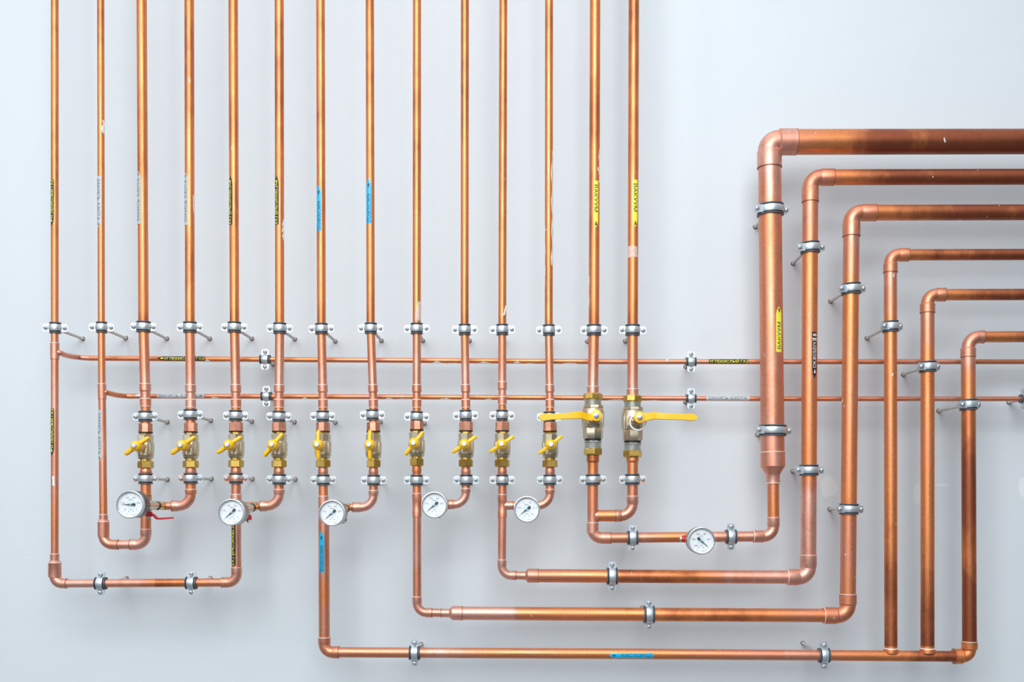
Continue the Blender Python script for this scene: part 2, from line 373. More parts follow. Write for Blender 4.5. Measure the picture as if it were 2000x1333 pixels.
def sticker(parent, M, a, b, r, a0, width, base, ink, txt, t0, t1, th, point=None, arrow=None, bold=.0, extra=None, desc=None, tip=.010):
    """a->b world points on the pipe axis in reading direction; a0 angle of the sticker's middle line towards the top of the letters;
       txt spans t0..t1 metres from a; arrow=(u0,u1) tip first"""
    a=Vector(a); b=Vector(b); d=(b-a).normalized(); n=Vector((0,-1,0)); up=n.cross(d); L=(b-a).length
    def mp(u,v,e): 
        an=a0+v/r; return a+d*u+(n*math.cos(an)+up*math.sin(an))*(r+e)
    def hw(u):
        h=width/2
        if point=='start' and u<tip: return h*max(.02,u/tip)
        if point=='end' and u>L-tip: return h*max(.02,(L-u)/tip)
        return h
    mb=MB(); us=sorted(set([0,L]+[i*L/12 for i in range(13)]+([tip*k/3 for k in range(3)] if point=='start' else [])+([L-tip*k/3 for k in range(3)] if point=='end' else []))); nv=8
    for e_,rev in ((.00035,0),):
        vs=[mp(u,hw(u)*(2*j/nv-1),e_) for u in us for j in range(nv+1)]+[mp(u,hw(u)*(2*j/nv-1),-.0002) for u in us for j in range(nv+1)]
        k=len(us)*(nv+1); fs=[]
        for i in range(len(us)-1):
            for j in range(nv):
                q=i*(nv+1)+j; fs.append((q,q+1,q+nv+2,q+nv+1)); fs.append((k+q,k+q+nv+1,k+q+nv+2,k+q+1))
            q=i*(nv+1); fs.append((q,q+nv+1,k+q+nv+1,k+q)); q+=nv; fs.append((q,k+q,k+q+nv+1,q+nv+1))
        q=(len(us)-1)*(nv+1)
        for j in range(nv): fs.append((j,k+j,k+j+1,j+1)); fs.append((q+j,q+j+1,k+q+j+1,k+q+j))
        mb.add(vs,fs)
    st=part('flow_sticker',mb.mesh('flow_sticker',[base]),parent,M,desc)
    if txt:
        mb=MB()
        vs,fs,_=flat_text(txt,t1-t0,th,bold,cuts=4)
        mb.add([mp(v.x+t0,v.y,.0007) for v in vs],fs,smooth=False)
        if arrow:
            u0,u1=arrow; mb.add([mp(u0+(u1-u0)*x,y*th*.75,.0007) for x,y in ARROW],[(0,1,7),(0,7,6),(2,3,8,7),(7,8,4,5)],smooth=False)
        for (x0,x1,hh) in (extra or []):
            nv2=4; vs=[mp(x,hh*(j/nv2-.5),.0007) for x in (x0,x1) for j in range(nv2+1)]
            mb.add(vs,[(j,j+1,nv2+2+j,nv2+1+j) for j in range(nv2)],smooth=False)
        me=mb.mesh('lettering',[ink]); ob=bpy.data.objects.new('lettering',me); me.transform(M.inverted()); S.collection.objects.link(ob); ob.parent=st
    return st

ORD=['','leftmost','second','third','fourth','fifth','sixth','seventh','eighth','ninth','tenth','eleventh','twelfth','thirteenth','fourteenth']
# centre x (photo px) of the fourteen upright pipes: at top, at y 640, at the valve, radius above, radius below
UP={1:(107,107,107,7.0,7.2),2:(196.3,198,200,6.6,7.2),3:(276.7,280.3,284.5,9.6,10.0),4:(369.6,371,372.5,9.1,9.8),5:(455.4,458,461,9.0,9.5),
    6:(545.3,546.3,545,8.8,9.4),7:(626,627.8,631,8.4,9.0),8:(722.3,724,729.5,8.1,8.6),9:(814.5,814,814,8.0,8.3),10:(908,907.5,910,7.8,8.7),
    11:(983,981,981,7.8,8.2),12:(1072.3,1071.8,1074.2,7.8,8.6),13:(1162.3,1160,1158,10.3,10.5),14:(1238,1235.7,1235.5,10.3,10.6)}
def upx(i,y):
    t,m_,v,_,_=UP[i]
    if y<=640: return t+(m_-t)*y/640
    return m_+(v-m_)*min(1,(y-640)/150)
TOP=-190
def desc(i): return f'{ORD[i]} upright pipe' if i==1 else f'{ORD[i]} upright pipe from the left'

stick={1:'black and yellow flow sticker',2:'grey flow sticker',3:'grey sticker pointing up',4:'grey sticker pointing up',5:'black and yellow sticker',6:'black and yellow sticker',
       7:'blue flow sticker',8:'blue flow sticker',9:'a pale tape patch above its clamp',10:'a clean surface',11:'a white paint blob above its clamp',12:'spattered white paint along its edges',13:'yellow flow sticker',14:'yellow sticker and pale tape band'}
# --- upper pipes 3..14, ending in their valves
UPRUN={}
for i in range(3,15):
    t,m_,v,ru,rl=UP[i]; big=i>=13
    lab=f'{ORD[i]} upright copper pipe from the left, {stick[i]}' if i not in (9,10,11,12,13,14) else f'{ORD[i]} upright copper pipe from the left, with {stick[i]}'
    yb=(768 if i==13 else 772) if big else 845
    R=Run(lab,P(upx(i,640),640),group='upright copper pipes hanging from above'); UPRUN[i]=R
    ton=lambda y: 0
    ys=TOP
    tb=[(0,1.5),(.30,1.35),(.62,1.55),(.93,1.25),(1,1.6)] if i%2 else [(0,1.3),(.35,1.6),(.7,1.35),(.93,1.45),(1,1.6)]
    R.tube(P(upx(i,TOP),TOP),P(m_,640),ru/1000,ru/1000,tones=tb)
    y2=752 if i!=11 else 746
    if i==3: y2=750
    if big:
        yn=755 if i==13 else 760
        R.tube(P(m_,640),P(v,yn+2),ru/1000,tones=[(0,1.6),(.2,.7),(1,.1)])
        R.socket(P(v,yn),P(v,yb+4),(ru+1.2)/1000,.2,(1,0),'solder_cup')
    else:
        R.tube(P(m_,640),P(upx(i,y2),y2+2),ru/1000,tones=[(0,1.6),(.2,.6),(1,.15)])
        xa,xb=upx(i,y2),upx(i,798); r=ru/1000; rs=r+.0011; ru2=min(r,.0085)+.0004
        Lt=(798-y2); f=lambda q: q/Lt
        R.fitting('reducing_coupling',P(xa,y2),P(xb,798),[(0,r-.001),(0,rs+.0004,1),(f(1.5),rs+.0004,1),(f(1.6),rs,0),(f(14),rs,0),(f(16),r-.0004,0),(f(27),r-.0004,0),(f(29),rs-.0002,0),(f(29.5),rs+.0003,1),(f(30.5),rs+.0003,1),(f(31),rs-.0002,0),(f(44),rs-.0002,0),(f(44.2),rs+.0002,1),(f(45.3),rs+.0002,1),(f(45.5),r-.001,0),(1,r-.001,0)],.25)
        R.tube(P(xb,794),P(v,832),min(r,.0092),tones=[(0,.9),(.5,1.4),(1,.6)])
# --- pipes 1 and 2 long runs
H1Y, HD = .05, .05
R1=Run('leftmost upright copper pipe running down and round to the third small valve',P(107,640)); R=R1
T1=[(0,1.5),(.4,1.4),(.75,1.5),(.96,1.0),(1,.5)]
R.tube(P(107,TOP),P(107,640),.0070,tones=T1)
R.tube(P(107,640),P(107,1086),.0070,tones=[(0,.5),(.4,.2),(.7,.5),(.85,.9),(1,.5)])
R.socket(P(107,670),P(107,702),.0082,.2,(1,0),'tee_fitting')
R.fitting('reducing_coupling',P(107,1082),P(107,1128),[(0,.007),(0,.0089,1),(.03,.0089,1),(.035,.0084,0),(.28,.0084,0),(.36,.0118,0),(.37,.0122,1),(.40,.0122,1),(.41,.0120,0),(1,.0120,0),(1,.0100,0)],.2)
cA,cC,cB=P(107,1125),P(107,1140),P(200,1140)
R.elbow(cA,P(107,1140.5),cB,.014,.0095,.001,.010,.0096,.1,0,2)
R.elbow(P(107,1100),P(107,1140.5),cB,.017,.0096,.001,.006,.0098,.15,0,0)
R.tube(P(125,1140.5),P(450,1138.5),.0080,.0083,tones=[(0,0),(.4,.3),(.5,.5),(.54,1.9),(.78,1.7),(.84,.4),(1,.4)])
R.elbow(P(400,1138.5),P(462,1138.5),P(462,1060),.017,.0098,.012,.013,.0102,.1,0,1)
R.tube(P(462,1122),P(461,965),.0093,tones=[(0,.3),(.5,.1),(1,.3)])
R.socket(P(461,966),P(461,1006),.0104,.2,(1,0),'tee_fitting')
R.tube(P(461,968),P(461,912),.0092,tones=[(0,.6),(1,.3)])
R.fitting('valve_adaptor',P(461,911),P(461,929),[(0,.0085),(0,.0094),(.25,.0094),(.5,.0104),(.7,.0104),(1,.0093),(1,.008)],.5)
R2=Run('second upright copper pipe from the left, turning up into the leftmost small valve',P(198,640)); R=R2
R.tube(P(196.3,TOP),P(198,640),.0066,tones=[(0,1.3),(.5,1.5),(.85,1.1),(.92,.6),(1,1.2)])
R.tube(P(198,640),P(199,752),.0068,tones=[(0,1.2),(.5,.9),(1,.3)])
R.socket(P(199,750),P(199.6,780),.0078,.2,(1,0),'tee_fitting')
R.tube(P(199.5,778),P(202,1020),.0069,.0074,tones=[(0,.3),(.6,.4),(1,.9)])
R.fitting('reducing_coupling',P(202,1005),P(202,1049),[(0,.0074),(0,.0084,1),(.035,.0084,1),(.04,.0081,0),(.22,.0081,0),(.30,.0106,0),(.31,.0111,1),(.345,.0111,1),(.35,.0109,0),(1,.0109,0),(1,.009,0)],.2)
R.elbow(P(202,1000),P(202,1064.5),P(250,1064.5),.018,.0096,.002,.012,.0098,.1,0,2)
R.elbow(P(240,1064.5),P(284.7,1064.5),P(284.7,1000),.018,.0098,.012,.013,.0106,.1,2,1)
R.tube(P(225,1064.5),P(262,1064.5),.0088,tones=[(0,.1),(1,.1)])
R.tube(P(284.7,1042),P(284.7,912),.0099,.0098,tones=[(0,.5),(.5,.9),(1,.4)])
R.socket(P(284.7,968),P(284.7,1008),.0108,.3,(2,0),'tee_fitting')
R.fitting('valve_adaptor',P(284.7,911),P(284.7,929),[(0,.0085),(0,.0094),(.25,.0094),(.5,.0112),(.7,.0112),(1,.0098),(1,.008)],.5)
# --- thin horizontals
RH1=Run('thin horizontal copper pipe, upper of two, branching from the leftmost pipe',P(1030,706,HD))
RH1.bent([P(110,687,0.0),P(118,690,.002),P(128,694,.014),P(142,697,.034),P(158,699,.047),P(175,700.2,HD)],.0050,.2)
def hy1(x): return 700.2+ (x-175)*(704-700.2)/(545) if x<720 else 704+(min(x,1200)-720)*3/480
ptx=[175,400,720,1200,1500,2170]; 
for k in range(len(ptx)-1):
    x0,x1=ptx[k],ptx[k+1]
    RH1.tube(P(x0,hy1(x0),HD),P(x1,hy1(x1),HD),pxr(4.9,HD),tones=[(0,.5+.9*(k==1)),(.5,1.1 if k<3 else .5),(1,.5)])
RH2=Run('thin horizontal copper pipe, lower of two, branching from the second pipe',P(1030,776.5,HD))
RH2.bent([P(202,765,0.0),P(209,767.5,.003),P(218,770,.014),P(230,772.5,.032),P(245,774,.046),P(258,774.5,HD)],.0050,.9)
def hy2(x): return 774.5 if x<540 else 774.5+(min(x,1450)-540)*5/910
ptx=[258,420,720,1200,1500,2170]
for k in range(len(ptx)-1):
    x0,x1=ptx[k],ptx[k+1]
    RH2.tube(P(x0,hy2(x0),HD),P(x1,hy2(x1),HD),pxr(4.7,HD),tones=[(0,.7),(.5,1.0 if k<3 else .3),(1,.5)])
# --- short branches that join the neighbouring valve to a riser
def branch(i, main, yb, ysock, r, xm, rt, lab, xsock=None, lipdark=False):
    v=UP[i][2]; rl=UP[i][4]/1000
    R=Run(lab,P(v,yb))
    R.tube(P(v,ysock+4),P(v,912 if i<14 else 892),rl,tones=[(0,.5),(.5,1.0),(1,.5)])
    if i<14: R.fitting('valve_adaptor',P(v,911),P(v,929),[(0,rl-.001),(0,rl-.0003),(.25,rl-.0003),(.5,rl+.0009),(.7,rl+.0009),(1,rl),(1,rl-.001)],.5)
    else: R.fitting('valve_adaptor',P(v,889),P(v,905),[(0,rl-.001),(0,rl+.0016),(.75,rl+.0016),(.95,rl),(1,rl-.001)],.7)
    Rb=r['R']; 
    R.elbow(P(v,900),P(v,yb),P(xm,yb),Rb,r['re'],ysl:= (yb-Rb*1000-ysock)/1000,r.get('lb',.014),r['re']+.0012,.15,1,2 if not lipdark else 0)
    R.tube(P(v-Rb*1000,yb),P(xm,yb+r.get('dy',0)),rt,tones=[(0,.2),(.6,.2),(1,r.get('t',.4))])
    return R
branch(4,3,989,956,dict(R=.024,re=.0097,lb=.012,t=1.9),300,.0078,'elbowed copper branch from the second small valve to the riser left of it')
branch(6,5,989,956,dict(R=.024,re=.0094,lb=.012,t=1.2),470,.0078,'elbowed copper branch from the fourth small valve to the riser left of it')
b8=branch(8,7,991.5,958,dict(R=.024,re=.0085,lb=.016),640,.0076,'elbowed copper branch from the sixth small valve to the riser left of it')
branch(10,9,986,954,dict(R=.024,re=.0083,lb=.010),824,.0074,'elbowed copper branch from the eighth small valve to the riser left of it')
branch(12,11,988,956,dict(R=.024,re=.0083,lb=.010),984,.0074,'elbowed copper branch from the tenth small valve to the riser left of it')
b14=branch(14,13,1008,969,dict(R=.024,re=.0106,lb=.010),1162,.0100,'elbowed copper branch from the right large valve to the left one')
b14.socket(P(1213,1008),P(1168,1008),.0112,1.1,(2,0))
# --- riser 7 : down, along the bottom, up the far right, out at the right edge
R7=Run('lowest copper pipe, from fifth small valve along the bottom and up the far right',P(1250,1278)); R=R7
R.tube(P(631,912),P(631.5,972),.0090,tones=[(0,.4),(1,1.1)])
R.fitting('valve_adaptor',P(631,911),P(631,929),[(0,.008),(0,.0088),(.25,.0088),(.5,.0098),(.7,.0098),(1,.009),(1,.008)],.5)
R.socket(P(631.5,969),P(632,1012),.0098,.2,(1,0),'tee_fitting')
R.fitting('reducing_coupling',P(632,1008),P(632.5,1030),[(0,.0088),(.2,.0095),(.8,.0106),(1,.0106)],.2)
R.tube(P(632.5,1020),P(633.5,1250),.0106,.0106,tones=[(0,.2),(.45,.5),(.6,1.5),(.75,.5),(1,.6)])
R.elbow(P(633.5,1100),P(633.5,1275),P(700,1275),.017,.0112,.013,.012,.0120,.4,1,2)
R.tube(P(660,1275),P(1250,1278),.0101,.0104,tones=[(0,.3),(.2,.6),(.3,.2),(.6,.8),(.8,1.2),(1,1.1)])
R.tube(P(1250,1278),P(1868,1283),.0104,.0106,tones=[(0,1.2),(.25,.7),(.5,.2),(.7,1.1),(1,1.9)])
R.elbow(P(1800,1282.5),P(1893.5,1283),P(1893.5,1200),.014,.0122,.017,.016,.0150,1.4,2,1)
R.tube(P(1893.5,1262),P(1891,694),.0134,.0133,tones=[(0,2.2),(.2,2.0),(.35,1.7),(.55,2.2),(.8,1.5),(.88,1.2),(1,.3)])
R.elbow(P(1891,760),P(1891,658.5),P(1960,658.5),.022,.0122,.018,.008,.0142,.5,2,2,.0126)
R.tube(P(1912,658.5),P(2170,657),.0107,.0108,tones=[(0,1.5),(.5,2.0),(1,1.9)])
# --- uprights 4 and 5 of the right group, standing on the bottom pipe
def rise(xb, xt, rb, yt, rh, xs0, xs1, yv0, yv1, lab):
    R=Run(lab,P(xb,1000))
    R.tube(P(xb,1276),P(xt,yv1-2),rb,tones=[(0,1.9),(.16,1.8),(.3,1.4),(.6,1.1),(.80,1.3),(.86,1.5),(.90,.7),(1,.3)])
    R.fitting('saddle_joint',P(xb,1262),P(xb,1276),[(0,rb),(.30,rb+.0003),(.36,rb+.0010,1),(.43,rb+.0014,1),(.6,rb+.0018),(1,rb+.0020)],1.0)
    Re=(yv0-yt)/1000-.002
    R.elbow(P(xt,yv1+60),P(xt,yt),P(xt+100,yt),Re,rh+.0012,(yv1-yv0)/1000,(xs1-xs0)/1000,rb+.0012,.5,2,2,rh+.0022)
    R.tube(P(xs0,yt),P(2170,yt-1),rh,tones=[(0,1.3),(.2,1.8),(.5,2.1),(1,2.0)])
    return R
rise(1740,1739,.0122,498,.0108,1770,1788,517,535,'shorter copper riser with a mid-height elbow, third from the right edge')
rise(1811.5,1811.5,.0129,576,.0110,1842,1858,596,614,'copper riser standing on the bottom pipe, second from the right edge')
# --- riser 9 -> third upright of the right group
R9=Run('copper pipe from seventh small valve, second lowest run, rising third in right group',P(1100,1199.5)); R=R9
R.tube(P(814,912),P(814.2,966),.0083,tones=[(0,1.3),(1,.5)])
R.fitting('valve_adaptor',P(814,908),P(814,926),[(0,.008),(0,.0086),(.3,.0088),(.55,.0092),(.7,.0092),(1,.0083),(1,.007)],1.3)
R.fitting('tee_fitting',P(814.2,964),P(814.4,1011),[(0,.0075),(0,.0094,1),(.03,.0094,1),(.032,.0090,0),(.30,.0090,0),(.33,.0086,0),(.68,.0086,0),(.71,.0090,0),(.99,.0090,0),(1,.0075,0)],.3)
R.tube(P(814.4,1006),P(814.6,1172),.0082,tones=[(0,.2),(.7,.3),(1,.3)])
R.elbow(P(814.6,1100),P(814.6,1197.5),P(900,1197.5),.019,.0086,.013,.011,.0093,.1,1,2)
R.tube(P(840,1197.5),P(872,1198),.0082,tones=[(0,.1),(1,.1)])
R.fitting('reducing_coupling',P(861,1198),P(904,1198.5),[(0,.007),(0,.0088,2),(.03,.0088,2),(.035,.0084,0),(.38,.0084,0),(.52,.0138,0),(.97,.0140,0),(.975,.0142,2),(1,.0142,2),(1,.0125,0)],.0)
R.tube(P(900,1198.5),P(1620,1203),.0131,.0133,tones=[(0,-.4),(.12,-.4),(.18,.9),(.4,1.2),(.6,1.6),(.8,1.5),(.92,.6),(1,.9)])
R.elbow(P(1600,1203),P(1656,1203.5),P(1656,1100),.022,.0150,.026,.021,.0165,.6,1,1,.0166)
R.tube(P(1656,1165),P(1662.8,455),.0151,.0153,tones=[(0,.8),(.12,.3),(.2,.25),(.24,1.4),(.4,1.0),(.55,.7),(.65,1.1),(.80,1.4),(.86,1.0),(.89,.5),(1,.4)])
R.elbow(P(1663,520),P(1663,415.5),P(1750,415.5),.020,.0158,.027,.027,.0168,.5,2,2,.0166)
R.tube(P(1700,415.5),P(2170,414.5),.0152,tones=[(0,1.2),(.2,1.6),(.35,2.1),(1,2.0)])
# --- riser 11 -> second upright of the right group
R11=Run('copper pipe from ninth small valve, third lowest run, rising second in right group',P(1200,1126)); R=R11
R.tube(P(981,912),P(981.3,968),.0083,tones=[(0,.6),(1,.4)])
R.fitting('valve_adaptor',P(981,911),P(981,929),[(0,.008),(0,.0084),(.3,.0084),(.5,.0092),(.7,.0092),(1,.0083),(1,.007)],.5)
R.fitting('tee_fitting',P(981.2,966),P(981,1012),[(0,.0075),(0,.0094,1),(.03,.0094,1),(.032,.0090,0),(.30,.0090,0),(.33,.0086,0),(.68,.0086,0),(.71,.0090,0),(.99,.0090,0),(1,.0075,0)],.3)
R.socket(P(988,988),P(1003,988),.0084,.2,(0,2),'tee_fitting_stub')
R.tube(P(981,1008),P(980.3,1100),.0082,.0079,tones=[(0,.2),(1,.3)])
R.elbow(P(980.3,1050),P(980.3,1124.5),P(1040,1124.5),.018,.0084,.013,.010,.0091,.1,1,2)
R.tube(P(1005,1124.5),P(1026,1125),.0080,tones=[(0,.1),(1,.1)])
R.fitting('reducing_coupling',P(1012,1124.8),P(1052,1125.2),[(0,.0075),(.35,.0084,0),(.46,.0133,0),(.47,.0137,0),(.97,.0137,0),(.975,.0139,2),(1,.0139,2),(1,.0125,0)],.1)
R.tube(P(1049,1125.2),P(1545,1128),.0130,.0130,tones=[(0,.2),(.2,.8),(.3,1.0),(.34,1.7),(.6,1.7),(.68,.8),(.75,0),(1,0)])
R.elbow(P(1500,1128),P(1578.8,1128),P(1579,1000),.020,.0148,.022,.024,.0160,0,1,1)
R.tube(P(1579,1090),P(1582.5,390),.0149,.0150,tones=[(0,.1),(.18,.1),(.24,1.3),(.4,1.0),(.6,.9),(.8,1.3),(.865,1.5),(.89,.6),(1,.4)])
R.elbow(P(1582.5,480),P(1582.5,346.5),P(1700,346.5),.021,.0152,.028,.024,.0163,.5,2,2,.0164)
R.tube(P(1620,346.5),P(2170,345),.0151,tones=[(0,1.1),(.15,1.6),(.28,2.1),(1,2.1)])
# --- riser 13 -> the large bore pipe
R13=Run('widest copper pipe, from left large valve past a gauge and up',P(1507,700)); R=R13
R.tube(P(1158,888),P(1157.5,1028),.0104,tones=[(0,1.6),(.3,1.2),(.6,.9),(1,.4)])
R.fitting('valve_adaptor',P(1158,887),P(1158,905),[(0,.0104),(0,.0121),(.8,.0121),(.95,.0106),(1,.0098)],1.6)
R.socket(P(1157.5,1021),P(1157.5,1042),.0116,.3,(1,0),'tee_fitting')
R.elbow(P(1157.5,980),P(1157.5,1051.5),P(1240,1051.5),.018,.0111,.004,.018,.0114,.2,0,2)
R.tube(P(1190,1051.3),P(1470,1048.5),.0100,.0102,tones=[(0,.3),(.3,.4),(.45,1.2),(.55,.3),(1,.2)])
R.elbow(P(1400,1048.8),P(1510.5,1048.5),P(1510.5,1000),.020,.0110,.020,.018,.0120,.2,1,1)
R.tube(P(1510.5,1020),P(1510,940),.0113,tones=[(0,1.3),(.6,1.2),(1,.3)])
R.fitting('reducing_coupling',P(1510,945),P(1509,883),[(0,.0112),(0,.0138,1),(.025,.0138,1),(.03,.0134,0),(.24,.0132,0),(.30,.0142,0),(.54,.0235,0),(.97,.0237,0),(.975,.0242,1),(1,.0242,1),(1,.022,0)],.2)
R.tube(P(1509,886),P(1503.2,318),.0228,.0220,tones=[(0,.2),(.15,.3),(.3,.3),(.5,.6),(.75,.7),(.85,.2),(1,.2)])
R.elbow(P(1503.5,400),P(1502.6,277.5),P(1640,277.5),.018,.0225,.033,.034,.0237,.2,2,2,.0252)
R.tube(P(1545,277.5),P(2170,276.3),.0241,.0237,tones=[(0,.9),(.15,1.3),(.28,2.1),(.7,2.2),(1,2.1)])
# shoulder of the big elbow

# ------------------------------------------------------------------ flow stickers
def vs_(R,x,y0,y1,r,a0,kind,down,**k):
    """sticker on an upright pipe between photo rows y0<y1; down: reads downwards"""
    a,b=(P(x,y0),P(x,y1)) if down else (P(x,y1),P(x,y0)); L=(b-a).length
    r=r/1000
    if kind=='co2':
        pt='start'; sticker(R.o,R.M,a,b,r,a0,.0098,S_BLACK,T_YEL,'УГЛЕКИСЛЫЙ ГАЗ',.014,L-.001,.0072,pt,(.007,.0135),.006,desc='black sticker with yellow lettering')
    elif kind=='n2o':
        sticker(R.o,R.M,a,b,r,a0,.0108,S_GREY,T_GRY,'ЗАКИСЬ АЗОТА',.005,L-.014,.0068,'end',(L-.003,L-.010),.0,desc='pale grey sticker with dark lettering')
    elif kind=='o2':
        sticker(R.o,R.M,a,b,r,a0,.0108,S_CYAN,T_NAVY,'КИСЛОРОД',L*.36,L-.002,.0080,'start',(.010,.018),.0,desc='bright blue sticker with dark lettering',tip=.012)
    elif kind=='vac':
        sticker(R.o,R.M,a,b,r,a0,.0098,S_YEL,T_BLK,'ВАКУУМ',.008,L-.031,.0070,'end',(L-.004,L-.012),.0,desc='yellow sticker with black lettering',tip=.012)
vs_(R1,107,353,443,7.0,.50,'co2',False)
vs_(R1,107,799,891,7.0,.42,'co2',False)
vs_(R2,197.2,346,446,6.65,-.34,'n2o',True)
vs_(R2,200,802,902,7.2,-.45,'n2o',True)
vs_(UPRUN[3],278.2,337,440,9.6,.52,'n2o',False)
vs_(UPRUN[4],370,340,442,9.1,.56,'n2o',False)
vs_(UPRUN[5],456.8,347,441,9.0,-.58,'co2',True)
vs_(UPRUN[6],546,347,441,8.8,-.46,'co2',True)
vs_(UPRUN[7],627,364,453,8.4,-.38,'o2',True)
vs_(UPRUN[8],723,350,439,8.1,-.24,'o2',True)
vs_(UPRUN[13],1161,356,448,10.3,.2,'vac',True)
vs_(UPRUN[14],1236.5,354,447,10.3,.33,'vac',True)
vs_(R7,633,1037,1118,10.6,-.30,'o2',True)
vs_(R1,461.7,1010,1105,9.4,-.40,'co2',True)
# wide riser: yellow, reads up, points up
a,b=P(1506.5,691),P(1506.5,603); L=(b-a).length
sticker(R13.o,R13.M,a,b,.0226,-.46,.0125,S_YEL,T_BLK,'ВАКУУМ',.006,.058,.0076,'end',(L-.003,L-.011),.0,desc='yellow sticker with black lettering',tip=.010)
# compressed air, reads up, arrow and point at the bottom
a,b=P(1581.5,741),P(1581.5,651); L=(b-a).length
sticker(R11.o,R11.M,a,b,.0150,-.38,.0098,S_BLACK,T_WHT,'СЖ.ВОЗДУХ',.020,.071,.0072,'start',(.009,.0165),.008,extra=[(.0735,.0752,.0094),(.0765,.0782,.0094)],desc='black sticker with white lettering',tip=.012)
def glyph_patch(R,a,b,r,a0,txt,t0,t1,th,ink):
    a=Vector(a); b=Vector(b); d=(b-a).normalized(); n=Vector((0,-1,0)); up=n.cross(d)
    vs,fs,_=flat_text(txt,t1-t0,th,.008,cuts=3); mb=MB()
    def mp(u,v,e):
        an=a0+v/r; return a+d*u+(n*math.cos(an)+up*math.sin(an))*(r+e)
    mb.add([mp(v.x+t0,v.y,.0008) for v in vs],fs,smooth=False)
    part('printed_numeral',mb.mesh('printed_numeral',[ink]),R.o,R.M)
glyph_patch(R11,a,b,.0150,-.38,'8',.0815,.0868,.0074,T_WHT)
# stickers on the thin horizontals
r=pxr(4.9,HD)
def hs(R,x0,x1,y,kind,point):
    a,b=P(x0,y,HD),P(x1,y,HD); L=(b-a).length
    if kind=='co2': sticker(R.o,R.M,a,b,r,.12,.0096,S_BLACK,T_YEL,'УГЛЕКИСЛЫЙ ГАЗ',.0135 if point else .001,L-.001,.0068,point,(.006,.0125) if point else None,.006,desc='black sticker with yellow lettering')
    else: sticker(R.o,R.M,a,b,r,.12,.0100,S_GREY,T_GRY,'ЗАКИСЬ АЗОТА',.003,L-(.014 if point else .005),.0066,None,(L-.003,L-.009) if point else None,.0,desc='pale grey sticker with dark lettering')
hs(RH1,309,401,(hy1(309)+hy1(401))/2,'co2','start'); hs(RH1,1384,1461,707,'co2',None)
hs(RH2,308,400,774.5,'n2o','end'); hs(RH2,1379,1463,779.1,'n2o',None)
a,b=P(1189,1279.2),P(1274,1279.2); L=(b-a).length
sticker(R7.o,R7.M,a,b,.0104,-.06,.0105,S_CYAN,T_NAVY,'КИСЛОРОД',L*.28,L-.002,.0076,'start',(.006,.013),.0,desc='bright blue sticker with dark lettering',tip=.006)

# tape residue and paint blobs
def patch_on(R,x,y0,y1,r,a_left,a_right,mt,name,ragged=0.0,e=.0006,desc=None):
    """patch on an upright pipe; angles measured from the front towards the right"""
    mb=MB(); nu=14; nv=10; vs=[]; rnd=random.Random(x)
    for i in range(nu+1):
        f=i/nu; l=a_left(f)+rnd.uniform(-1,1)*ragged; rr=a_right(f)+rnd.uniform(-1,1)*ragged
        for j in range(nv+1):
            an=l+(rr-l)*j/nv; c=P(x,y0+(y1-y0)*f); edge=0 if j in (0,nv) or i in (0,nu) else 1
            vs.append(c+Vector((math.sin(an),-math.cos(an),0))*(r/1000+(.0001 if not edge else e)))
    mb.add(vs,[(i*(nv+1)+j,i*(nv+1)+j+1,(i+1)*(nv+1)+j+1,(i+1)*(nv+1)+j) for i in range(nu) for j in range(nv)])
    part(name,mb.mesh(name,[mt]),R.o,R.M,desc)
patch_on(UPRUN[9],814.1,590,628,8.0,lambda f:.5-1.1*f if f<.5 else -.05-.35*f,lambda f:1.35,M_TAPE,'tape_residue',.05,.0003,'pale tape residue')
patch_on(UPRUN[14],1235.9,483,505,10.3,lambda f:-1.4,lambda f:1.35,M_TAPE,'tape_band',.03,.0003,'pale translucent tape band')
patch_on(UPRUN[11],981.2,598,619,7.8,lambda f:.95-.85*f,lambda f:1.25-.75*f,M_PAINT,'paint_blob',.05,.0022,'white paint blob')
patch_on(UPRUN[12],1072,296,520,7.8,lambda f:.8+.25*math.sin(f*25),lambda f:1.05+.18*math.sin(f*40+1),M_PAINT,'paint_smear',.12,.0005,'smear of white paint')
patch_on(UPRUN[12],1072,440,560,7.8,lambda f:-1.7,lambda f:-1.25+.15*math.sin(f*19),M_PAINT,'paint_smear',.08,.0005,'smear of white paint')
patch_on(UPRUN[13],1161,290,360,10.3,lambda f:.95+.15*math.sin(f*17),lambda f:1.2+.1*math.sin(f*30),M_PAINT,'paint_smear',.06,.0005,'smear of white paint')
patch_on(UPRUN[13],1160,540,600,10.3,lambda f:-1.7,lambda f:-1.2+.1*math.sin(f*9),M_PAINT,'paint_smear',.05,.0006,'smear of white paint')
patch_on(R2,197,236,262,6.6,lambda f:.75+.3*math.sin(f*7),lambda f:1.5,M_PAINT,'paint_smear',.1,.0008,'smear of white paint')
patch_on(R1,107,931,950,7.1,lambda f:-.35+.2*f,lambda f:.35+.2*f,M_PAINT,'paint_smear',.10,.0005,'smear of white paint')
patch_on(UPRUN[3],281,712,734,9.6,lambda f:.75+.2*math.sin(f*6),lambda f:1.1+.2*f,M_PAINT,'paint_smear',.08,.0005,'smear of white paint')
patch_on(UPRUN[6],546.3,430,470,8.8,lambda f:.9+.15*math.sin(f*20),lambda f:1.4,M_PAINT,'paint_smear',.12,.0004,'smear of white paint')
patch_on(UPRUN[4],370,380,420,9.1,lambda f:1.1,lambda f:1.5,M_PAINT,'paint_smear',.08,.0005,'smear of white paint')

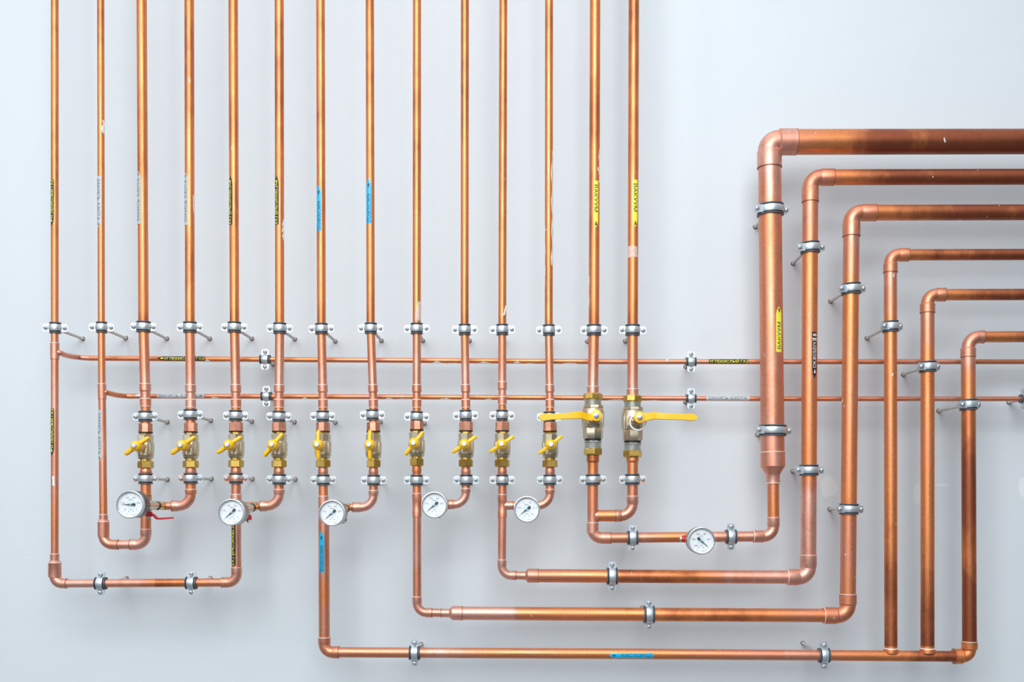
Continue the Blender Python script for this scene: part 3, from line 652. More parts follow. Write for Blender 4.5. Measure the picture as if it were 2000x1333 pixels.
def patch_h(R,x0,x1,y,depth,r,lo,hi,seed):
    """ragged paint on a horizontal pipe; angles from the front downwards"""
    mb=MB(); n=16; m_=6; vs=[]; rnd=random.Random(seed)
    for i in range(n+1):
        f=i/n; env=math.sin(math.pi*f)**.6; c0=hi-(hi-lo)*env*(.6+.4*rnd.random())
        for j in range(m_+1):
            an=c0+(hi-c0)*j/m_; edge=i in(0,n) or j in (0,m_)
            vs.append(P(x0+(x1-x0)*f,y,depth)+Vector((0,-math.cos(an),-math.sin(an)))*(r+(.0001 if edge else .0006)))
    mb.add(vs,[(i*(m_+1)+j,i*(m_+1)+j+1,(i+1)*(m_+1)+j+1,(i+1)*(m_+1)+j) for i in range(n) for j in range(m_)])
    part('paint_smear',mb.mesh('paint_smear',[M_PAINT]),R.o,R.M,'smear of pale wall paint')
for k,(x0,x1,lo,hi) in enumerate([(400,412,.1,1.6),(418,500,1.0,1.7),(845,862,.2,1.4),(870,900,1.0,1.7),(930,962,.4,1.6),(1002,1018,.1,1.6),(1024,1045,.8,1.6),(1098,1128,.5,1.3),(1300,1305,-1.4,-.2)]):
    patch_h(RH1,x0,x1,hy1(x0),HD,pxr(4.9,HD),lo,hi,k)
for k,(x0,x1,lo,hi) in enumerate([(410,430,.3,1.5),(590,602,.4,1.4),(752,768,.3,1.3),(772,812,.7,1.5),(858,880,.3,1.4),(946,962,.4,1.4),(1066,1082,.7,1.5),(1185,1222,.5,1.5),(1262,1292,.9,1.5),(265,280,-1.2,.2)]):
    patch_h(RH2,x0,x1,hy2(x0),HD,pxr(4.7,HD),lo,hi,40+k)

# ------------------------------------------------------------------ pipe clamps
_cm={}
def clamp_meshes(r, half, coppery, fwd=0.0):
    key=(round(r,4),round(half,4),coppery,fwd)
    if key in _cm: return _cm[key]
    ro=r+.0028; W=.0125; ew=.0150; th=.0015; d={}
    if half-ro<.011: half=ro+.0115
    def strap(sgn):
        # path in x,y (front is -y): left ear, bulge, right ear
        pts=[]; ey=.0014; x0=half; ax=math.asin(min(.95,(ey+.001)/ro)); eL=ey+sgn*fwd*ro; aL=math.asin(max(-.95,min(.95,(eL+.001)/ro))); xi=math.cos(aL)*ro+.0012
        for q in (0,.25,.6,1): pts.append((-x0+(x0-xi)*q,eL,'e',q))
        K=18
        for k in range(K+1):
            an=aL+(math.pi-ax-aL)*k/K; pts.append((-math.cos(an)*(ro+th),math.sin(an)*(ro+th),'b',0))
        for q in (1,.6,.25,0): pts.append((x0-(x0-ro-.0012)*q,ey,'e',q))
        mb=MB(); nz=8; n=len(pts); V=[]
        for layer in (0,1):
            for i,(x,y,kd,q) in enumerate(pts):
                x1,y1=pts[min(i+1,n-1)][:2]; x2,y2=pts[max(i-1,0)][:2]; tx,ty=x1-x2,y1-y2; l=math.hypot(tx,ty); nx,ny=-ty/l,tx/l
                hw=(ew/2*(1 if q>.05 else .62) if kd=='e' else W/2)
                for j in range(nz+1):
                    z=(2*j/nz-1); bulge=(.0009*(1-z*z) if kd=='b' else 0)
                    off=bulge+(0 if layer==0 else -th)
                    V.append(Vector(((x+nx*off),-(y+ny*off)*sgn,z*hw)))
        m_=n*(nz+1); F=[]
        for i in range(n-1):
            for j in range(nz):
                q=i*(nz+1)+j; F.append((q,q+1,q+nz+2,q+nz+1)); F.append((m_+q,m_+q+nz+1,m_+q+nz+2,m_+q+1))
            q=i*(nz+1); F.append((q,q+nz+1,m_+q+nz+1,m_+q)); q+=nz; F.append((q,m_+q,m_+q+nz+1,q+nz+1))
        q=(n-1)*(nz+1)
        for j in range(nz): F.append((j,m_+j,m_+j+1,j+1)); F.append((q+j,q+j+1,m_+q+j+1,m_+q+j))
        mb.add(V,F); return mb
    d['front']=strap(1).mesh('front_strap',[M_ZNC if coppery in('front','all') else M_ZN],35)
    d['rear']=strap(-1).mesh('rear_strap',[M_ZNC if coppery in ('rear','all') else M_ZN],35)
    mb=MB(); H=.0105; z=Vector((0,0,1))
    mb.lathe((0,0,-H),z,[(0,r-.0005),(0,ro+.0010,1),(.0016,ro+.0012,1),(.0022,ro-.0004,0),(2*H-.0022,ro-.0004,0),(2*H-.0016,ro+.0012,1),(2*H,ro+.0010,1),(2*H,r-.0005)],40)
    d['rub']=mb.mesh('rubber_lining',[M_RUB,M_RUBL],30)
    mb=MB(); y0=-.0034
    mb.lathe((0,y0,0),(0,-1,0),[(0,.0042),(.0006,.0042),(.0018,.0036),(.0028,.0022),(.0031,.0008)],20)
    mb.cyl((0,y0+.001,0),(0,.0085,0),.0021,n=12)
    mb.box((0,y0-.00305,0),.0034,.0004,.0007,mi=1); mb.box((0,y0-.00305,0),.0007,.0004,.0034,mi=1)
    d['screw']=mb.mesh('screw',[M_STEEL,M_INK],30)
    mb=MB(); yb=ro+.0035
    mb.cyl((0,yb-.002,0),(0,yb+.008,0),.0058,n=6,smooth=False); d['boss']=mb.mesh('boss_nut',[M_ZN],20)
    d['half']=half; d['yb']=yb; d['fy']=fwd*ro
    _cm[key]=d; return d
def clamp(x, y, r, half, label, group, horiz=False, end=None, depth=0.0, yaw=0.0, roll=0.0, coppery=None, rod=True, fwd=0.0):
    r=r/1000*(D+depth)/D; half=half/1000*(D+depth)/D
    d=clamp_meshes(r,half,coppery,fwd); half=d['half']
    Rm=Matrix.Rotation(math.radians(roll),3,'Y')@(Matrix.Rotation(math.radians(90),3,'Y') if horiz else Matrix.Identity(3))@Matrix.Rotation(math.radians(yaw),3,'Z')
    o,M=thing('pipe_clamp',label,'pipe clamp',P(x,y,depth),group,Rm)
    part('rubber_lining',d['rub'],o); part('front_strap',d['front'],o); part('rear_strap',d['rear'],o)
    for sg in (-1,1):
        s=part('screw',d['screw'],o); s.location=(sg*(half-.0055),-d['fy'] if sg<0 else 0,0)
    part('boss_nut',d['boss'],o)
    if rod:
        q=M@Vector((0,d['yb'],0)); e=P(end[0],end[1],WALL) if end else Vector((q.x,WALL,q.z))
        mb=MB(); dr=(e-q).normalized(); mb.cyl(q,e+dr*.002,.0030,n=16); mb.cyl(e-dr*.012,e-dr*.001,.0036,n=16)
        part('hanger_rod',mb.mesh('hanger_rod',[M_ROD]),o,M)
        mb=MB(); c=e; vs=[]; rnd=random.Random(int(x*7+y)); K=22
        for k in range(K):
            an=2*math.pi*k/K; vs.append(c+Vector((math.cos(an),0,math.sin(an)))*(.0046+rnd.uniform(0,.0011))+Vector((0,.0004,0)))
        for k in range(K):
            an=2*math.pi*k/K; vs.append(c+Vector((math.cos(an)*.0034,-.0016,math.sin(an)*.0034)))
        mb.add(vs,[(k,(k+1)%K,K+(k+1)%K,K+k) for k in range(K)]+[tuple(range(K,2*K))],smooth=False)
        part('wall_plug',mb.mesh('wall_plug',[M_RUST]),o,M)
    return o
# upper row
rowA={1:(108,641,(162,662)),2:(198.5,640,(246,661)),3:(280.5,639,(326,662)),4:(371.2,640,(410,662)),5:(458,640,(492,662)),6:(546.5,642,(576,663)),7:(628,643,(655,667)),
      8:(724.3,642,(745,666)),9:(814,642.5,(826,666)),10:(907.7,644.5,(917,666)),11:(981,644.5,None),12:(1072,645.5,None),13:(1160,645.5,(1147,667)),14:(1235.5,645.5,(1221,667))}
for i,(x,y,end) in rowA.items():
    clamp(x,y,UP[i][3],26 if i>=13 else 24.5 if i>2 else 23,f'galvanised pipe clamp in the upper row on the {desc(i)}','clamps of the upper row',end=end,roll=random.uniform(-1.5,1.5),yaw=(12 if i<3 else 4 if i<7 else 0))
rowB={3:(284,814,(327,825)),4:(372,810.5,(412,822)),5:(460.5,812.5,(492,824)),6:(545,814,(575,825)),7:(630.5,813.5,(655,826)),8:(727.5,811,(743,825)),9:(814,814.5,(829,828)),
      10:(909.5,812,None),11:(980.5,812,None),12:(1073,815,None)}
for i,(x,y,end) in rowB.items():
    clamp(x,y,min(UP[i][3],9.2),24,f'galvanised pipe clamp right above the {ORD[i-2] if i>3 else "leftmost"} small yellow valve, on the {ORD[i]} pipe','clamps above the small valves',end=end,roll=random.uniform(-2,1),yaw=3 if i<6 else 0,coppery=None)
rowC={3:(284.5,935.5,(327,937)),4:(372.5,935,(413,936)),5:(461,935,(493,936)),6:(545.5,937,(577,937)),7:(631.5,938,(640,938)),8:(730,938.5,None),9:(814,938.5,None),
      10:(910.7,938,None),11:(981,938,None),12:(1073.7,938,None),13:(1158,937.5,None),14:(1235,937,None)}
for i,(x,y,end) in rowC.items():
    lab=(f'grey pipe clamp beneath the {ORD[i-2] if i>3 else "leftmost"} small yellow valve, lower clamp row' if i<13 else f'grey pipe clamp below the {"left" if i==13 else "right"} of the two large lever valves')
    clamp(x,y,UP[i][4],26 if i>=13 else 24.5,lab,'clamps of the lower row',end=end,coppery='front' if i in (3,4,5,7,8,11,13,14) else None,yaw=0,roll=random.uniform(-1,1))
G='clamps on the right-hand risers'
clamp(1504.5,411,22.2,37,'pipe clamp on the widest riser near its upper elbow',G,yaw=6,roll=-2,coppery='rear',fwd=.55)
clamp(1509,841.5,23.0,38,'pipe clamp on the widest riser just above its reducer',G,yaw=6,roll=1,coppery='rear',fwd=.5)
clamp(1582,484.5,15,30,'pipe clamp near the top of the riser with the black sticker',G,end=(1549,515),yaw=6,roll=-4,fwd=.5)
clamp(1579.8,919,15,30,'lower pipe clamp on the riser with the black sticker',G,end=(1548,921),yaw=4,fwd=.5)
clamp(1662,565,15.3,30,'upper pipe clamp on the third riser of the right group',G,end=(1622,589),yaw=8,roll=-4,fwd=.55)
clamp(1658,995,15,30,'lower pipe clamp on the third riser of the right group',G,end=(1620,995),yaw=10,roll=1,fwd=.5)
clamp(1739,638.5,12.2,26,'pipe clamp on the fourth riser of the right group',G,end=(1693,661),yaw=14,roll=-3,fwd=.6)
clamp(1811.5,717,12.9,27,'pipe clamp on the fifth riser of the right group',G,end=(1764,732),yaw=14,roll=-3,fwd=.55)
clamp(1891,791,13.3,27,'pipe clamp on the rightmost riser below the thin pipes',G,end=(1833,803),yaw=16,roll=-3,fwd=.55)
G='clamps on the thin horizontal pipes'
clamp(518,hy1(518),4.9,20,'left clamp on the upper thin horizontal pipe',G,True,end=(533,712),depth=HD,yaw=-3)
clamp(520.5,774.5,4.7,20,'left clamp on the lower thin horizontal pipe',G,True,end=(533,778),depth=HD)
clamp(1349.5,707,4.9,20,'middle clamp on the upper thin horizontal pipe, beside a sticker',G,True,depth=HD)
clamp(1349.5,hy2(1349),4.7,20,'middle clamp on the lower thin horizontal pipe, beside a sticker',G,True,depth=HD)
clamp(2002,779.5,4.7,20,'half-seen clamp on the lower thin horizontal pipe at the right edge',G,True,depth=HD)
G='clamps on the lower horizontal pipes'
clamp(197,1140.2,8.2,23,'left clamp on the lower left horizontal pipe',G,True,end=(247,1131),yaw=-4)
clamp(374,1139.3,8.3,23.5,'right clamp on the lower left horizontal pipe',G,True,end=(411,1130),yaw=-4)
clamp(1235.5,1051,10.1,25,'clamp left of the gauge on the short horizontal pipe',G,True,yaw=0)
clamp(1427.5,1049,10.2,25.5,'clamp right of the gauge on the short horizontal pipe',G,True,yaw=2)
clamp(1195.5,1126,13.0,28.5,'clamp on the third lowest horizontal pipe',G,True)
clamp(1267.5,1200.8,13.2,28.5,'clamp on the second lowest horizontal pipe',G,True)
clamp(810,1275.9,10.2,25.5,'left clamp on the lowest horizontal pipe',G,True)
clamp(1609,1280.8,10.5,26,'right clamp on the lowest horizontal pipe',G,True,end=(1568,1257))

# ------------------------------------------------------------------ small butterfly valves
def sv_meshes():
    z=(0,0,1); d={}
    def Z(py): return (872-py)/1000    # photo row -> local height
    mb=MB()   # copper inlet nut
    mb.lathe((0,0,Z(843.5)),z,[(0,.0125),(.001,.0138),(.005,.0138),(.0055,.0134),(.0165,.0134),(.0175,.0128),(.0180,.0105)],8,smooth=False,phase=.3); d['inlet']=mb.mesh('inlet_nut',[M_COPN],20)
    mb=MB(); mb.cyl((0,0,Z(845)),(0,0,Z(843.3)),.0136,n=24); d['seal']=mb.mesh('seal_ring',[M_BLK])
    mb=MB(); mb.cyl((0,0,Z(851)),(0,0,Z(844.5)),.0118,n=8,smooth=False); d['collar']=mb.mesh('brass_collar',[M_BR])
    mb=MB()   # nickel body
    mb.lathe((0,0,Z(866)),z,[(0,.012),(.001,.0143),(.0165,.0150),(.0175,.0140)],8,smooth=False,phase=.2)
    mb.lathe((0,0,Z(895.5)),z,[(0,.0100),(0,.0132),(.0035,.0140),(.0045,.0152),(.0070,.0157),(.0075,.0150),(.0085,.0150),(.0090,.0158),(.0120,.0158),(.0125,.0162),(.0300,.0162),(.0320,.0155),(.0330,.0140)],32)
    mb.lathe((0,0,Z(895.5)),z,[(0,.0110),(.0005,.0142),(.0045,.0148),(.005,.013)],8,smooth=False)
    mb.cyl((0,-.012,0),(0,-.0215,0),.0072,.0062,n=20,bev=.0006)
    mb.cyl((0,-.0215,0),(0,-.034,0),.0046,n=16)
    # raised cast frames
    for sx_ in (-1,1):
        for (x,zc,wx,wz) in ((sx_*.0092,-.0115,.0085,.0010),(sx_*.0052,-.002,.0010,.0170),(sx_*.0125,-.002,.0010,.0170)):
            yy=-math.sqrt(max(0,.0163**2-x*x))-.0002
            mb.box((x,yy,zc),wx,.0014,wz,Matrix.Rotation(math.atan2(x,-yy),3,'Z'),mi=1)
    d['body']=mb.mesh('valve_body',[M_NI,M_NIL],30)
    mb=MB(); mb.cyl((0,0,Z(901)),(0,0,Z(894)),.0110,n=28); d['thread']=mb.mesh('brass_tail',[M_BRL])
    mb=MB(); mb.lathe((0,0,Z(913.5)),z,[(0,.0095),(.0003,.0140),(.0012,.0150),(.0130,.0150),(.0140,.0140),(.0142,.0100)],6,smooth=False,phase=.35); d['outlet']=mb.mesh('outlet_nut',[M_BR],20)
    # handle, modelled along +x then rotated
    mb=MB()
    mb.lathe((0,-.0285,0),(0,-1,0),[(0,.0075),(0,.0098),(.0015,.0104),(.0150,.0104),(.0225,.0100),(.0265,.0088),(.0285,.0062),(.0290,.0045)],28)
    for sg in (1,-1):
        V=[]; K=6
        for i in range(K+1):
            f=i/K; x=.0075+.0205*f; hz=(.0030+.0002*math.sin(f*3.1))*(1 if i<K else .72); y0=-.0520+.0025*f; y1=-.0385+.001*f
            y0+= .0014 if i==K else 0
            for (a_,b_) in ((-1,-1),(-.6,-1.0),(.6,-1.0),(1,-1),(1,1),(-1,1)):
                yy=y0 if b_<0 else y1
                if abs(a_)==1 and b_<0: yy+=.001
                V.append(Vector((sg*x,yy,a_*hz)))
        F=[]
        for i in range(K):
            for k in range(6): q=i*6+k; q2=i*6+(k+1)%6; F.append((q,q2,q2+6,q+6))
        F.append(tuple(range(6))); F.append(tuple(range(K*6,K*6+6))); mb.add(V,F)
    d['handle']=mb.mesh('butterfly_handle',[M_YEL],45)
    mb=MB(); mb.lathe((0,-.0570,0),(0,-1,0),[(0,.0045),(.0006,.0048),(.0040,.0046),(.0046,.0040)],16); mb.cyl((0,-.061,0),(0,-.0625,0),.0028,n=12); d['nut']=mb.mesh('handle_nut',[M_STEEL])
    return d
SV=sv_meshes()
def small_valve(i, ang, dy, adj):
    x=UP[i][2]; k=i-2
    o,M=thing('ball_valve',adj,'valve',P(x,872+dy),'small valves with yellow butterfly handles')
    rt=Matrix.Rotation(0.12*math.sin(i*2.3),4,'Z')
    for n_,key in (('valve_body','body'),('inlet_nut','inlet'),('seal_ring','seal'),('brass_collar','collar'),('brass_tail','thread'),('outlet_nut','outlet')):
        q=part(n_,SV[key],o)
        if key in('inlet','outlet','collar'): q.rotation_euler=(0,0,i*.9)
    h=part('butterfly_handle',SV['handle'],o); h.rotation_euler=(0,-math.radians(ang),0)
    s=bpy.data.objects.new('handle_nut',SV['nut']); S.collection.objects.link(s); s.parent=h
vlab=['leftmost small nickel valve, yellow butterfly handle slanting up right','second small nickel valve from the left with slanting yellow butterfly handle',
 'third small nickel valve from the left with slanting yellow butterfly handle','fourth small nickel valve from the left, yellow handle steeply slanted',
 'small nickel valve with upright yellow handle, above the blue-stickered lower pipe','right one of the two small valves with upright yellow handles',
 'seventh small nickel valve from the left, yellow handle steeply slanted','eighth small nickel valve from the left, slanting yellow butterfly handle',
 'ninth small nickel valve from the left, slanting yellow butterfly handle','rightmost small nickel valve, below the tip of the long yellow lever']
for k,(i,ang,dy) in enumerate([(3,36,2),(4,36,1),(5,34,0),(6,50,0),(7,90,0),(8,90,0),(9,52,-3),(10,34,-1),(11,33,-1),(12,37,0)]): small_valve(i,ang,dy,vlab[k])

# ------------------------------------------------------------------ large lever valves
def lever_mesh(pts, hub, yh, o):
    """pts (px,py,halfwidth px, depth) of the bar in photo px; depth = local y"""
    mb=MB(); V=[]; n=len(pts); th=.0034
    P3=[]
    for (x,y,hw,dp) in pts: P3.append((P(x,y,dp),hw/1000*(D+dp)/D))
    for i,(c,hw) in enumerate(P3):
        a_=P3[max(i-1,0)][0]; b_=P3[min(i+1,n-1)][0]; t=(b_-a_).normalized(); s=Vector((-t.z,0,t.x)).normalized(); nn=t.cross(s); nn=nn if nn.y<0 else -nn
        for (u,v_) in ((-1,-.6),(-.85,1),(.85,1),(1,-.6),(.9,-1),(-.9,-1)):
            V.append(c+s*hw*u+nn*(th/2)*v_)
    F=[]
    for i in range(n-1):
        for k in range(6): q=i*6+k; q2=i*6+(k+1)%6; F.append((q,q2,q2+6,q+6))
    F.append(tuple(range(6))); F.append(tuple(range((n-1)*6,n*6))); mb.add(V,F)
    c=P(hub[0],hub[1],yh); mb.lathe(c+Vector((0,.010,0)),(0,-1,0),[(-.010,.0075),(-.010,.0092),(.004,.0104),(.008,.0108),(.0105,.0112),(.0125,.0106),(.0130,.006)],28)
    return mb
def big_valve(i, dy, lab, hub, pts, washer):
    x=UP[i][2]; o,M=thing('ball_valve',lab,'valve',P(x,820+dy),'large valves with long yellow levers'); z=(0,0,1)
    def Z(py): return (820-py)/1000
    def add(name,mb,mt,ang=25): return part(name,mb.mesh(name,mt,ang),o)
    mb=MB(); mb.lathe((0,0,Z(782)),z,[(0,.016),(.0010,.0176),(.0025,.0187),(.0105,.0187),(.0130,.0172),(.0132,.012)],8,smooth=False,phase=.25+i); add('inlet_nut',mb,[M_BR])
    mb=MB(); mb.lathe((0,0,Z(797)),z,[(0,.0155)]+[(.001*k,.0158 if k%2 else .0166) for k in range(1,15)]+[(.0155,.0155)],32); add('threaded_neck',mb,[M_ZT])
    mb=MB()
    mb.lathe((0,0,Z(797)),z,[(-.0035,.0185),(0,.0205),(.0045,.0198),(.0055,.0180)],8,smooth=False,phase=.5)
    mb.lathe((0,0,Z(838)),z,[(0,.0185),(.0025,.0205),(.0055,.0218),(.0110,.0222),(.0320,.0222),(.0355,.0215),(.0385,.0200),(.0390,.0170)],40)
    mb.lathe((0,0,Z(858.5)),z,[(0,.0165),(.0008,.0188),(.0025,.0196),(.0200,.0202),(.0225,.0190)],8,smooth=False,phase=.1+.35*(i==14))
    hl=M.inverted()@P(hub[0],hub[1],-.050); mb.cyl((0,-.016,0),Vector((0,-.016,0)).lerp(hl,.42),.0115,.0105,n=28,bev=.0008); mb.cyl((0,-.018,0),hl,.0062,n=20)
    for sx_ in (-1,1):
        for (xx,zc,wx,wz) in ((sx_*.0155,.010,.0050,.0010),(sx_*.0155,-.014,.0050,.0010),(sx_*.0132,-.002,.0010,.0240),(sx_*.0178,-.002,.0010,.0240)):
            yy=-math.sqrt(max(0,.0222**2-xx*xx))-.0002; mb.box((xx,yy,zc),wx,.0014,wz,Matrix.Rotation(math.atan2(xx,-yy),3,'Z'),mi=1)
    add('valve_body',mb,[M_NI,M_NIL],30)
    mb=MB(); mb.cyl((0,0,Z(862)),(0,0,Z(858)),.0165,n=28); add('seal_ring',mb,[M_BLK])
    mb=MB(); mb.lathe((0,0,Z(867)),z,[(0,.0150),(.001,.0172),(.0025,.0178),(.0045,.0178),(.0060,.0165)],8,smooth=False,phase=.4)
    mb.lathe((0,0,Z(878)),z,[(0,.0150)]+[(.001*k,.0158 if k%2 else .0165) for k in range(1,12)]+[(.0125,.0150)],32); add('threaded_tail',mb,[M_ZT])
    mb=MB(); mb.lathe((0,0,Z(890)),z,[(0,.013),(.0002,.0165),(.0025,.0185),(.0115,.0186),(.0135,.0172),(.0137,.014)],6 if i==13 else 6,smooth=False,phase=.15 if i==13 else .6); add('outlet_nut',mb,[M_BR])
    if washer:
        mb=MB(); c=Vector((0.0062,-.0385,-.0045)); rg=[]
        for k in range(33):
            an=2*math.pi*k/32; rg.append((c+Vector((math.cos(an)*.0150,0,math.sin(an)*.0150)),(-math.sin(an),0,math.cos(an)),.0018,0,0))
        mb.rings(rg,8,cap0=False,cap1=False,ref=(0,1,0)); add('plastic_ring',mb,[M_WPL])
    mb=lever_mesh(pts,hub,-.056,o); h=part('lever_handle',mb.mesh('lever_handle',[M_YEL],40),o,M)
    mb=MB(); c=P(hub[0],hub[1],-.059); mb.lathe(c,(0,-1,0),[(0,.0056),(.0008,.0056),(.001,.0046),(.0050,.0044),(.0056,.0036)],16)
    me=mb.mesh('lever_nut',[M_STEEL]); me.transform(M.inverted()); n_=bpy.data.objects.new('lever_nut',me); S.collection.objects.link(n_); n_.parent=h
big_valve(13,0,'large nickel valve whose long yellow lever points left',(1164.5,812),
  [(1166,812.5,9,-.056),(1155,815.5,7.5,-.056),(1146,815,7.2,-.057),(1137,811.5,7.2,-.064),(1130,811.3,7.3,-.066),(1105,813,6.2,-.066),(1085,814.3,5.9,-.066),(1075,814.8,6.2,-.066),(1063,815.2,7.6,-.066),(1058,815.5,7.0,-.066),(1054.5,815.6,4.8,-.066),(1052.8,815.6,2,-.066)],False)
big_valve(14,4,'large nickel valve whose long yellow lever points right, white ring on its stem',(1249.5,815.5),
  [(1247,816,9,-.056),(1258,816,8.5,-.056),(1268,813.8,7.6,-.057),(1278,812.3,7.2,-.062),(1288,813,6.7,-.066),(1310,814.2,6.2,-.066),(1330,815,6.0,-.066),(1338,815.2,6.2,-.066),(1350,815.6,7.2,-.066),(1356,815.6,6.6,-.066),(1360,815.5,4.6,-.066),(1362,815.5,2,-.066)],True)

# ------------------------------------------------------------------ pressure gauges
def gauge(gx, gy, ax, ay, R, needle, nums, lab, case, hf=.168, unit=True, cock=True, mirror=False):
    c=P(gx,gy,-hf); R=R/1000*(D-hf)/D
    o,M=thing('pressure_gauge',lab,'pressure gauge',c,'round white dial pressure gauges'); f=Vector((0,-1,0)); I=Matrix.Identity(4)
    mb=MB(); mb.lathe((0,.036,0),f,[(0,R*.80),(.001,R*.93),(.004,R*.97),(.028,R*.97),(.0285,R*.95),(.029,R*.97)],48); part('case',mb.mesh('case',[case],30),o)
    mb=MB(); mb.lathe((0,.0078,0),f,[(0,R*.985),(.0008,R*1.0),(.0068,R*1.0),(.0078,R*.985),(.0080,R*.93),(.0072,R*.885),(.0030,R*.87)],56); 
    # bezel must stay open: drop the caps
    mb.f=mb.f[:-2]; mb.m=mb.m[:-2]; mb.sm=mb.sm[:-2]
    part('bezel',mb.mesh('bezel',[M_BEZ],40),o)
    mb=MB(); mb.cyl((0,.0068,0),(0,.0048,0),R*.885,n=48); dial=part('dial',mb.mesh('dial',[M_DIAL]),o)
    yd=.0046
    def sub(name,mb,mt):
        q=bpy.data.objects.new(name,mb.mesh(name,mt)); S.collection.objects.link(q); q.parent=dial
    # scale: 0 at 225 deg, full at -45 deg
    mb=MB()
    for k in range(31):
        an=math.radians(222-264*k/30); big=k%6==0; r1=R*.80; r0=R*(.70 if big else .755); wd=.00035 if big else .00018
        cs,sn=math.cos(an),math.sin(an)
        mb.add([(cs*r0-sn*wd,yd,sn*r0+cs*wd),(cs*r1-sn*wd,yd,sn*r1+cs*wd),(cs*r1+sn*wd,yd,sn*r1-cs*wd),(cs*r0+sn*wd,yd,sn*r0-cs*wd)],[(0,1,2,3)],smooth=False)
    sub('scale_marks',mb,[M_GREY])
    mb=MB()
    for k,tx in enumerate(nums):
        if not tx: continue
        an=math.radians(222-264*k/5); rr=R*.54; vs,fs,L=flat_text(tx,None,R*.13); 
        mb.add([(math.cos(an)*rr+v.x-L/2,yd,math.sin(an)*rr+v.y) for v in vs],fs,smooth=False)
    vs,fs,L=flat_text('МПа' if unit else 'кПа',None,R*.10); mb.add([(v.x-L/2,yd,v.y+R*.34) for v in vs],fs,smooth=False)
    sub('numerals',mb,[M_INK])
    mb=MB(); s_=R*.26
    mb.add([(-s_,yd+.00005,-s_*.7),(s_,yd+.00005,-s_*.7),(s_,yd+.00005,s_*.7),(-s_,yd+.00005,s_*.7)],[(0,1,2,3)],smooth=False,mi=1)
    for (u0,v0,u1,v1) in ((-1,-.9,1,-.78),(-1,.78,1,.9),(-1,-.9,-.88,.9),(.88,-.9,1,.9),(.1,-.85,.95,.1)):
        mb.add([(u0*s_,yd+.0001,v0*s_*.8),(u1*s_,yd+.0001,v0*s_*.8),(u1*s_,yd+.0001,v1*s_*.8),(u0*s_,yd+.0001,v1*s_*.8)],[(0,1,2,3)],smooth=False)
    sub('square_emblem',mb,[M_TEAL,M_TEALL])
    mb=MB()
    for (u,v,wd,hg,mi) in ((0,-.34,.22,.035,0),(-.16,-.50,.07,.07,0),(.16,-.50,.07,.07,0),(.18,-.76,.26,.035,0),(-.12,-.76,.07,.07,1),(-.30,-.68,.06,.05,0),(.36,-.68,.06,.05,0)):
        mb.add([((u-wd/2)*R,yd,(v-hg/2)*R),((u+wd/2)*R,yd,(v-hg/2)*R),((u+wd/2)*R,yd,(v+hg/2)*R),((u-wd/2)*R,yd,(v+hg/2)*R)],[(0,1,2,3)],mi=mi,smooth=False)
    sub('small_print',mb,[M_GREY,M_PINK])
    # needle
    an=math.radians(needle); cs,sn=math.cos(an),math.sin(an)
    def q(u,v,y): return (cs*u-sn*v,y,sn*u+cs*v)
    mb=MB(); ol=[(R*.70,0),(R*.30,.0006),(R*.10,.0012),(-R*.10,.0013),(-R*.14,.0022),(-R*.30,.0024),(-R*.36,0),(-R*.30,-.0024),(-R*.14,-.0022),(-R*.10,-.0013),(R*.10,-.0012),(R*.30,-.0006)]
    vs,fs=prism(ol,.0034,.0028,lambda u,v,a_:q(u,v,a_)); mb.add(vs,fs,smooth=False); mb.cyl((0,.0048,0),(0,.0022,0),.0018,n=14,mi=1)
    part('needle',mb.mesh('needle',[M_INK,M_BEZ]),o)
    mb=MB(); mb.cyl((0,.0016,0),(0,.0010,0),R*.89,n=48); part('glass',mb.mesh('glass',[M_GLASS]),o)
    # stem back towards the pipe
    at=P(ax,ay,0); back=c+Vector((0,.036,0)); dr=(at-back); k1=back+dr*.12
    mb=MB(); d_=dr.normalized()
    if cock:
        mb.cyl(back-d_*.001,back+dr*.16,.0058,n=20); part('stem',mb.mesh('stem',[M_NI]),o,M)
        return o,back,dr
    mb.cyl(back-d_*.001,at-d_*.006,.0062,n=20); mb.cyl(back+dr*.35,back+dr*.6,.0090,n=6,smooth=False); part('stem',mb.mesh('stem',[M_NI]),o,M)
    return o,back,dr
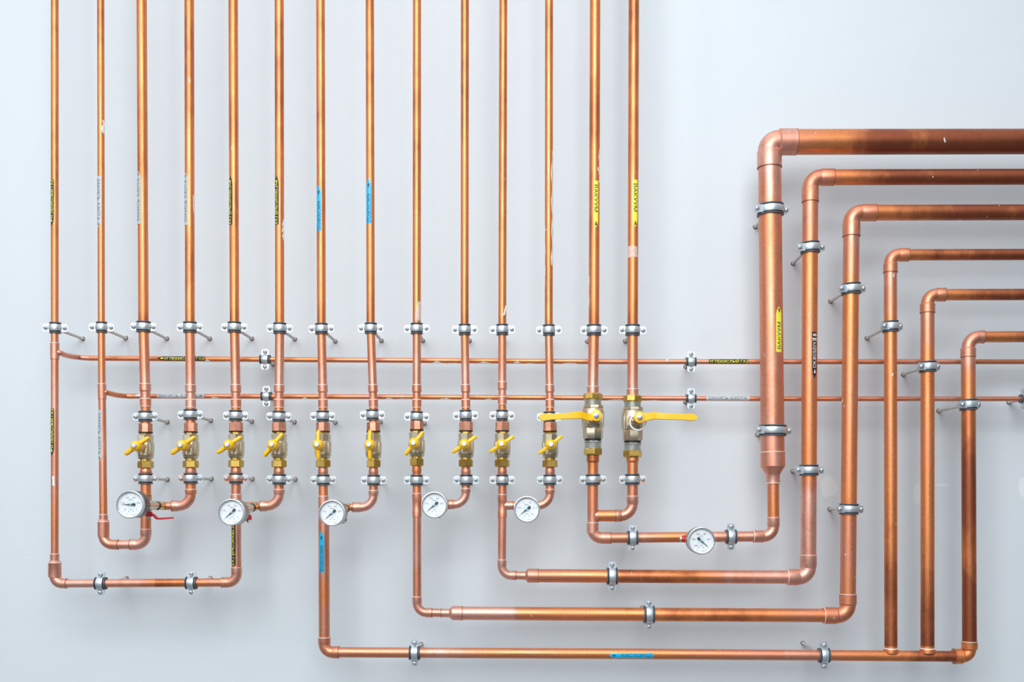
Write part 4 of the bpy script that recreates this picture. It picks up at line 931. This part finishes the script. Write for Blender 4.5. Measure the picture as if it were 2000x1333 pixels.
def stop_cock(back, dr, lab, down, a_, w_, path, tail=True, mt=M_NI):
    """cock between gauge stem and pipe; down: bonnet direction; a_: lever direction"""
    c=back+dr*.42; o,M=thing('gauge_cock',lab,'valve',c,'small cocks behind the gauges'); d_=dr.normalized(); L=dr.length
    mb=MB()
    mb.cyl(back+dr*.14,back+dr*.30,.0086,n=6,smooth=False,bev=.0006,phase=.3); mb.cyl(back+dr*.30,back+dr*.62,.0092,n=20,bev=.0012)
    mb.cyl(back+dr*.62,back+dr*.72,.0080,n=6,smooth=False)
    down=Vector(down).normalized(); a_=Vector(a_).normalized(); w_=Vector(w_).normalized()
    mb.cyl(c+down*.006,c+down*.0145,.0055,.0050,n=18)
    part('cock_body',mb.mesh('cock_body',[mt]),o,M)
    mb=MB(); mb.cyl(back+dr*.73,back+dr*.93,.0082,n=24,bev=.0008); part('brass_coupling',mb.mesh('brass_coupling',[M_BRL]),o,M)
    mb=MB(); mb.cyl(back+dr*.715,back+dr*.735,.0086,n=24); mb.cyl(back+dr*.92,back+dr*.985,.0078,n=24); part('seal_ring',mb.mesh('seal_ring',[M_BLK]),o,M)
    mb=MB(); mb.cyl(c+down*.0125,c+down*.0215,.0070,.0062,n=20,bev=.0008)
    V=[]; n=len(path); 
    for i,(u,v,hw) in enumerate(path):
        u0,v0,_=path[max(0,i-1)]; u1,v1,_=path[min(n-1,i+1)]; t=Vector((u1-u0,v1-v0)).normalized(); nx,ny=-t.y,t.x
        for (p_,q_) in ((-1,-1),(1,-1),(1,1),(-1,1)):
            V.append(c+a_*(u+nx*.0017*q_)+down*(.017+v+ny*.0017*q_)+w_*(hw*p_))
    F=[(0,1,2,3),tuple(4*(n-1)+k for k in range(4))]
    for i in range(n-1):
        for k in range(4): q=i*4+k; q2=i*4+(k+1)%4; F.append((q,q2,q2+4,q+4))
    mb.add(V,F,smooth=False)
    lv=part('lever',mb.mesh('lever',[M_RED],30),o,M)
    mb=MB(); mb.cyl(c+down*.0212,c+down*.0250,.0046,n=6,smooth=False); me=mb.mesh('lever_nut',[M_GRN]); me.transform(M.inverted())
    n_=bpy.data.objects.new('lever_nut',me); S.collection.objects.link(n_); n_.parent=lv
N1=['0','0,2','0,4','0,6','0,8','1']
g=gauge(253.5,986,319,989,27.6,180,N1,'leftmost pressure gauge, dark case, needle pointing straight left',M_CASED)
stop_cock(g[1],g[2],'red-levered cock under the leftmost gauge, lever pointing right',(0,0,-1),(1,0,0),(0,1,0),[(0,0,.0055),(.008,.0005,.0055),(.0165,.0085,.0050),(.024,.0085,.0045),(.044,.0070,.0045),(.046,.0070,.0035)])
g=gauge(451.7,1001,501,989.5,26.2,222,N1,'second pressure gauge from the left, in front of the fifth pipe',M_CASE)
stop_cock(g[1],g[2],'red-levered cock half hidden behind the second gauge',(.35,-.1,-1),(-1,-.3,-.2),(0,1,0),[(0,0,.0055),(.008,.0005,.0055),(.0120,.0030,.0050),(.028,.0030,.0045)])
g=gauge(648,1002.5,680,992,25.9,221,N1,'pressure gauge covering the pipe just above a blue sticker',M_CASE)
stop_cock(g[1],g[2],'red-levered cock half hidden behind the third gauge',(.28,-.1,-1),(-1,-.3,0),(0,1,0),[(0,0,.0055),(.008,.0005,.0055),(.0120,.0030,.0050),(.028,.0030,.0045)])
g=gauge(848,987,863.5,986,26.1,220,N1,'fourth pressure gauge from the left, right of the ninth pipe',M_CASE)
stop_cock(g[1],g[2],'cock almost hidden behind the fourth gauge, its nut peeping out below',(0,-.1,-1),(-1,-.3,0),(0,1,0),[(0,0,.0055),(.008,.0005,.0055),(.0100,-.001,.0050),(.016,-.001,.0045)])
g=gauge(1029,995.5,1029.5,989,26.0,218,['','0,5','1','1,5','2','2,5'],'pressure gauge between the eleventh and twelfth pipes, scale up to 2,5',M_CASE,cock=False)
g=gauge(1370,1057,1341,1050.5,27.0,-42,['-100','-80','-60','-40','-20','0'],'rightmost pressure gauge, needle pointing down right',M_CASE,unit=False)
stop_cock(g[1],g[2],'red-levered cock left of the rightmost gauge',(-1,0,0),(.0,-1,0),(0,0,1),[(-.004,0,.0066),(.008,-.002,.0066),(.016,-.012,.0060),(.024,-.012,.0050)])
bpy.context.view_layer.update()
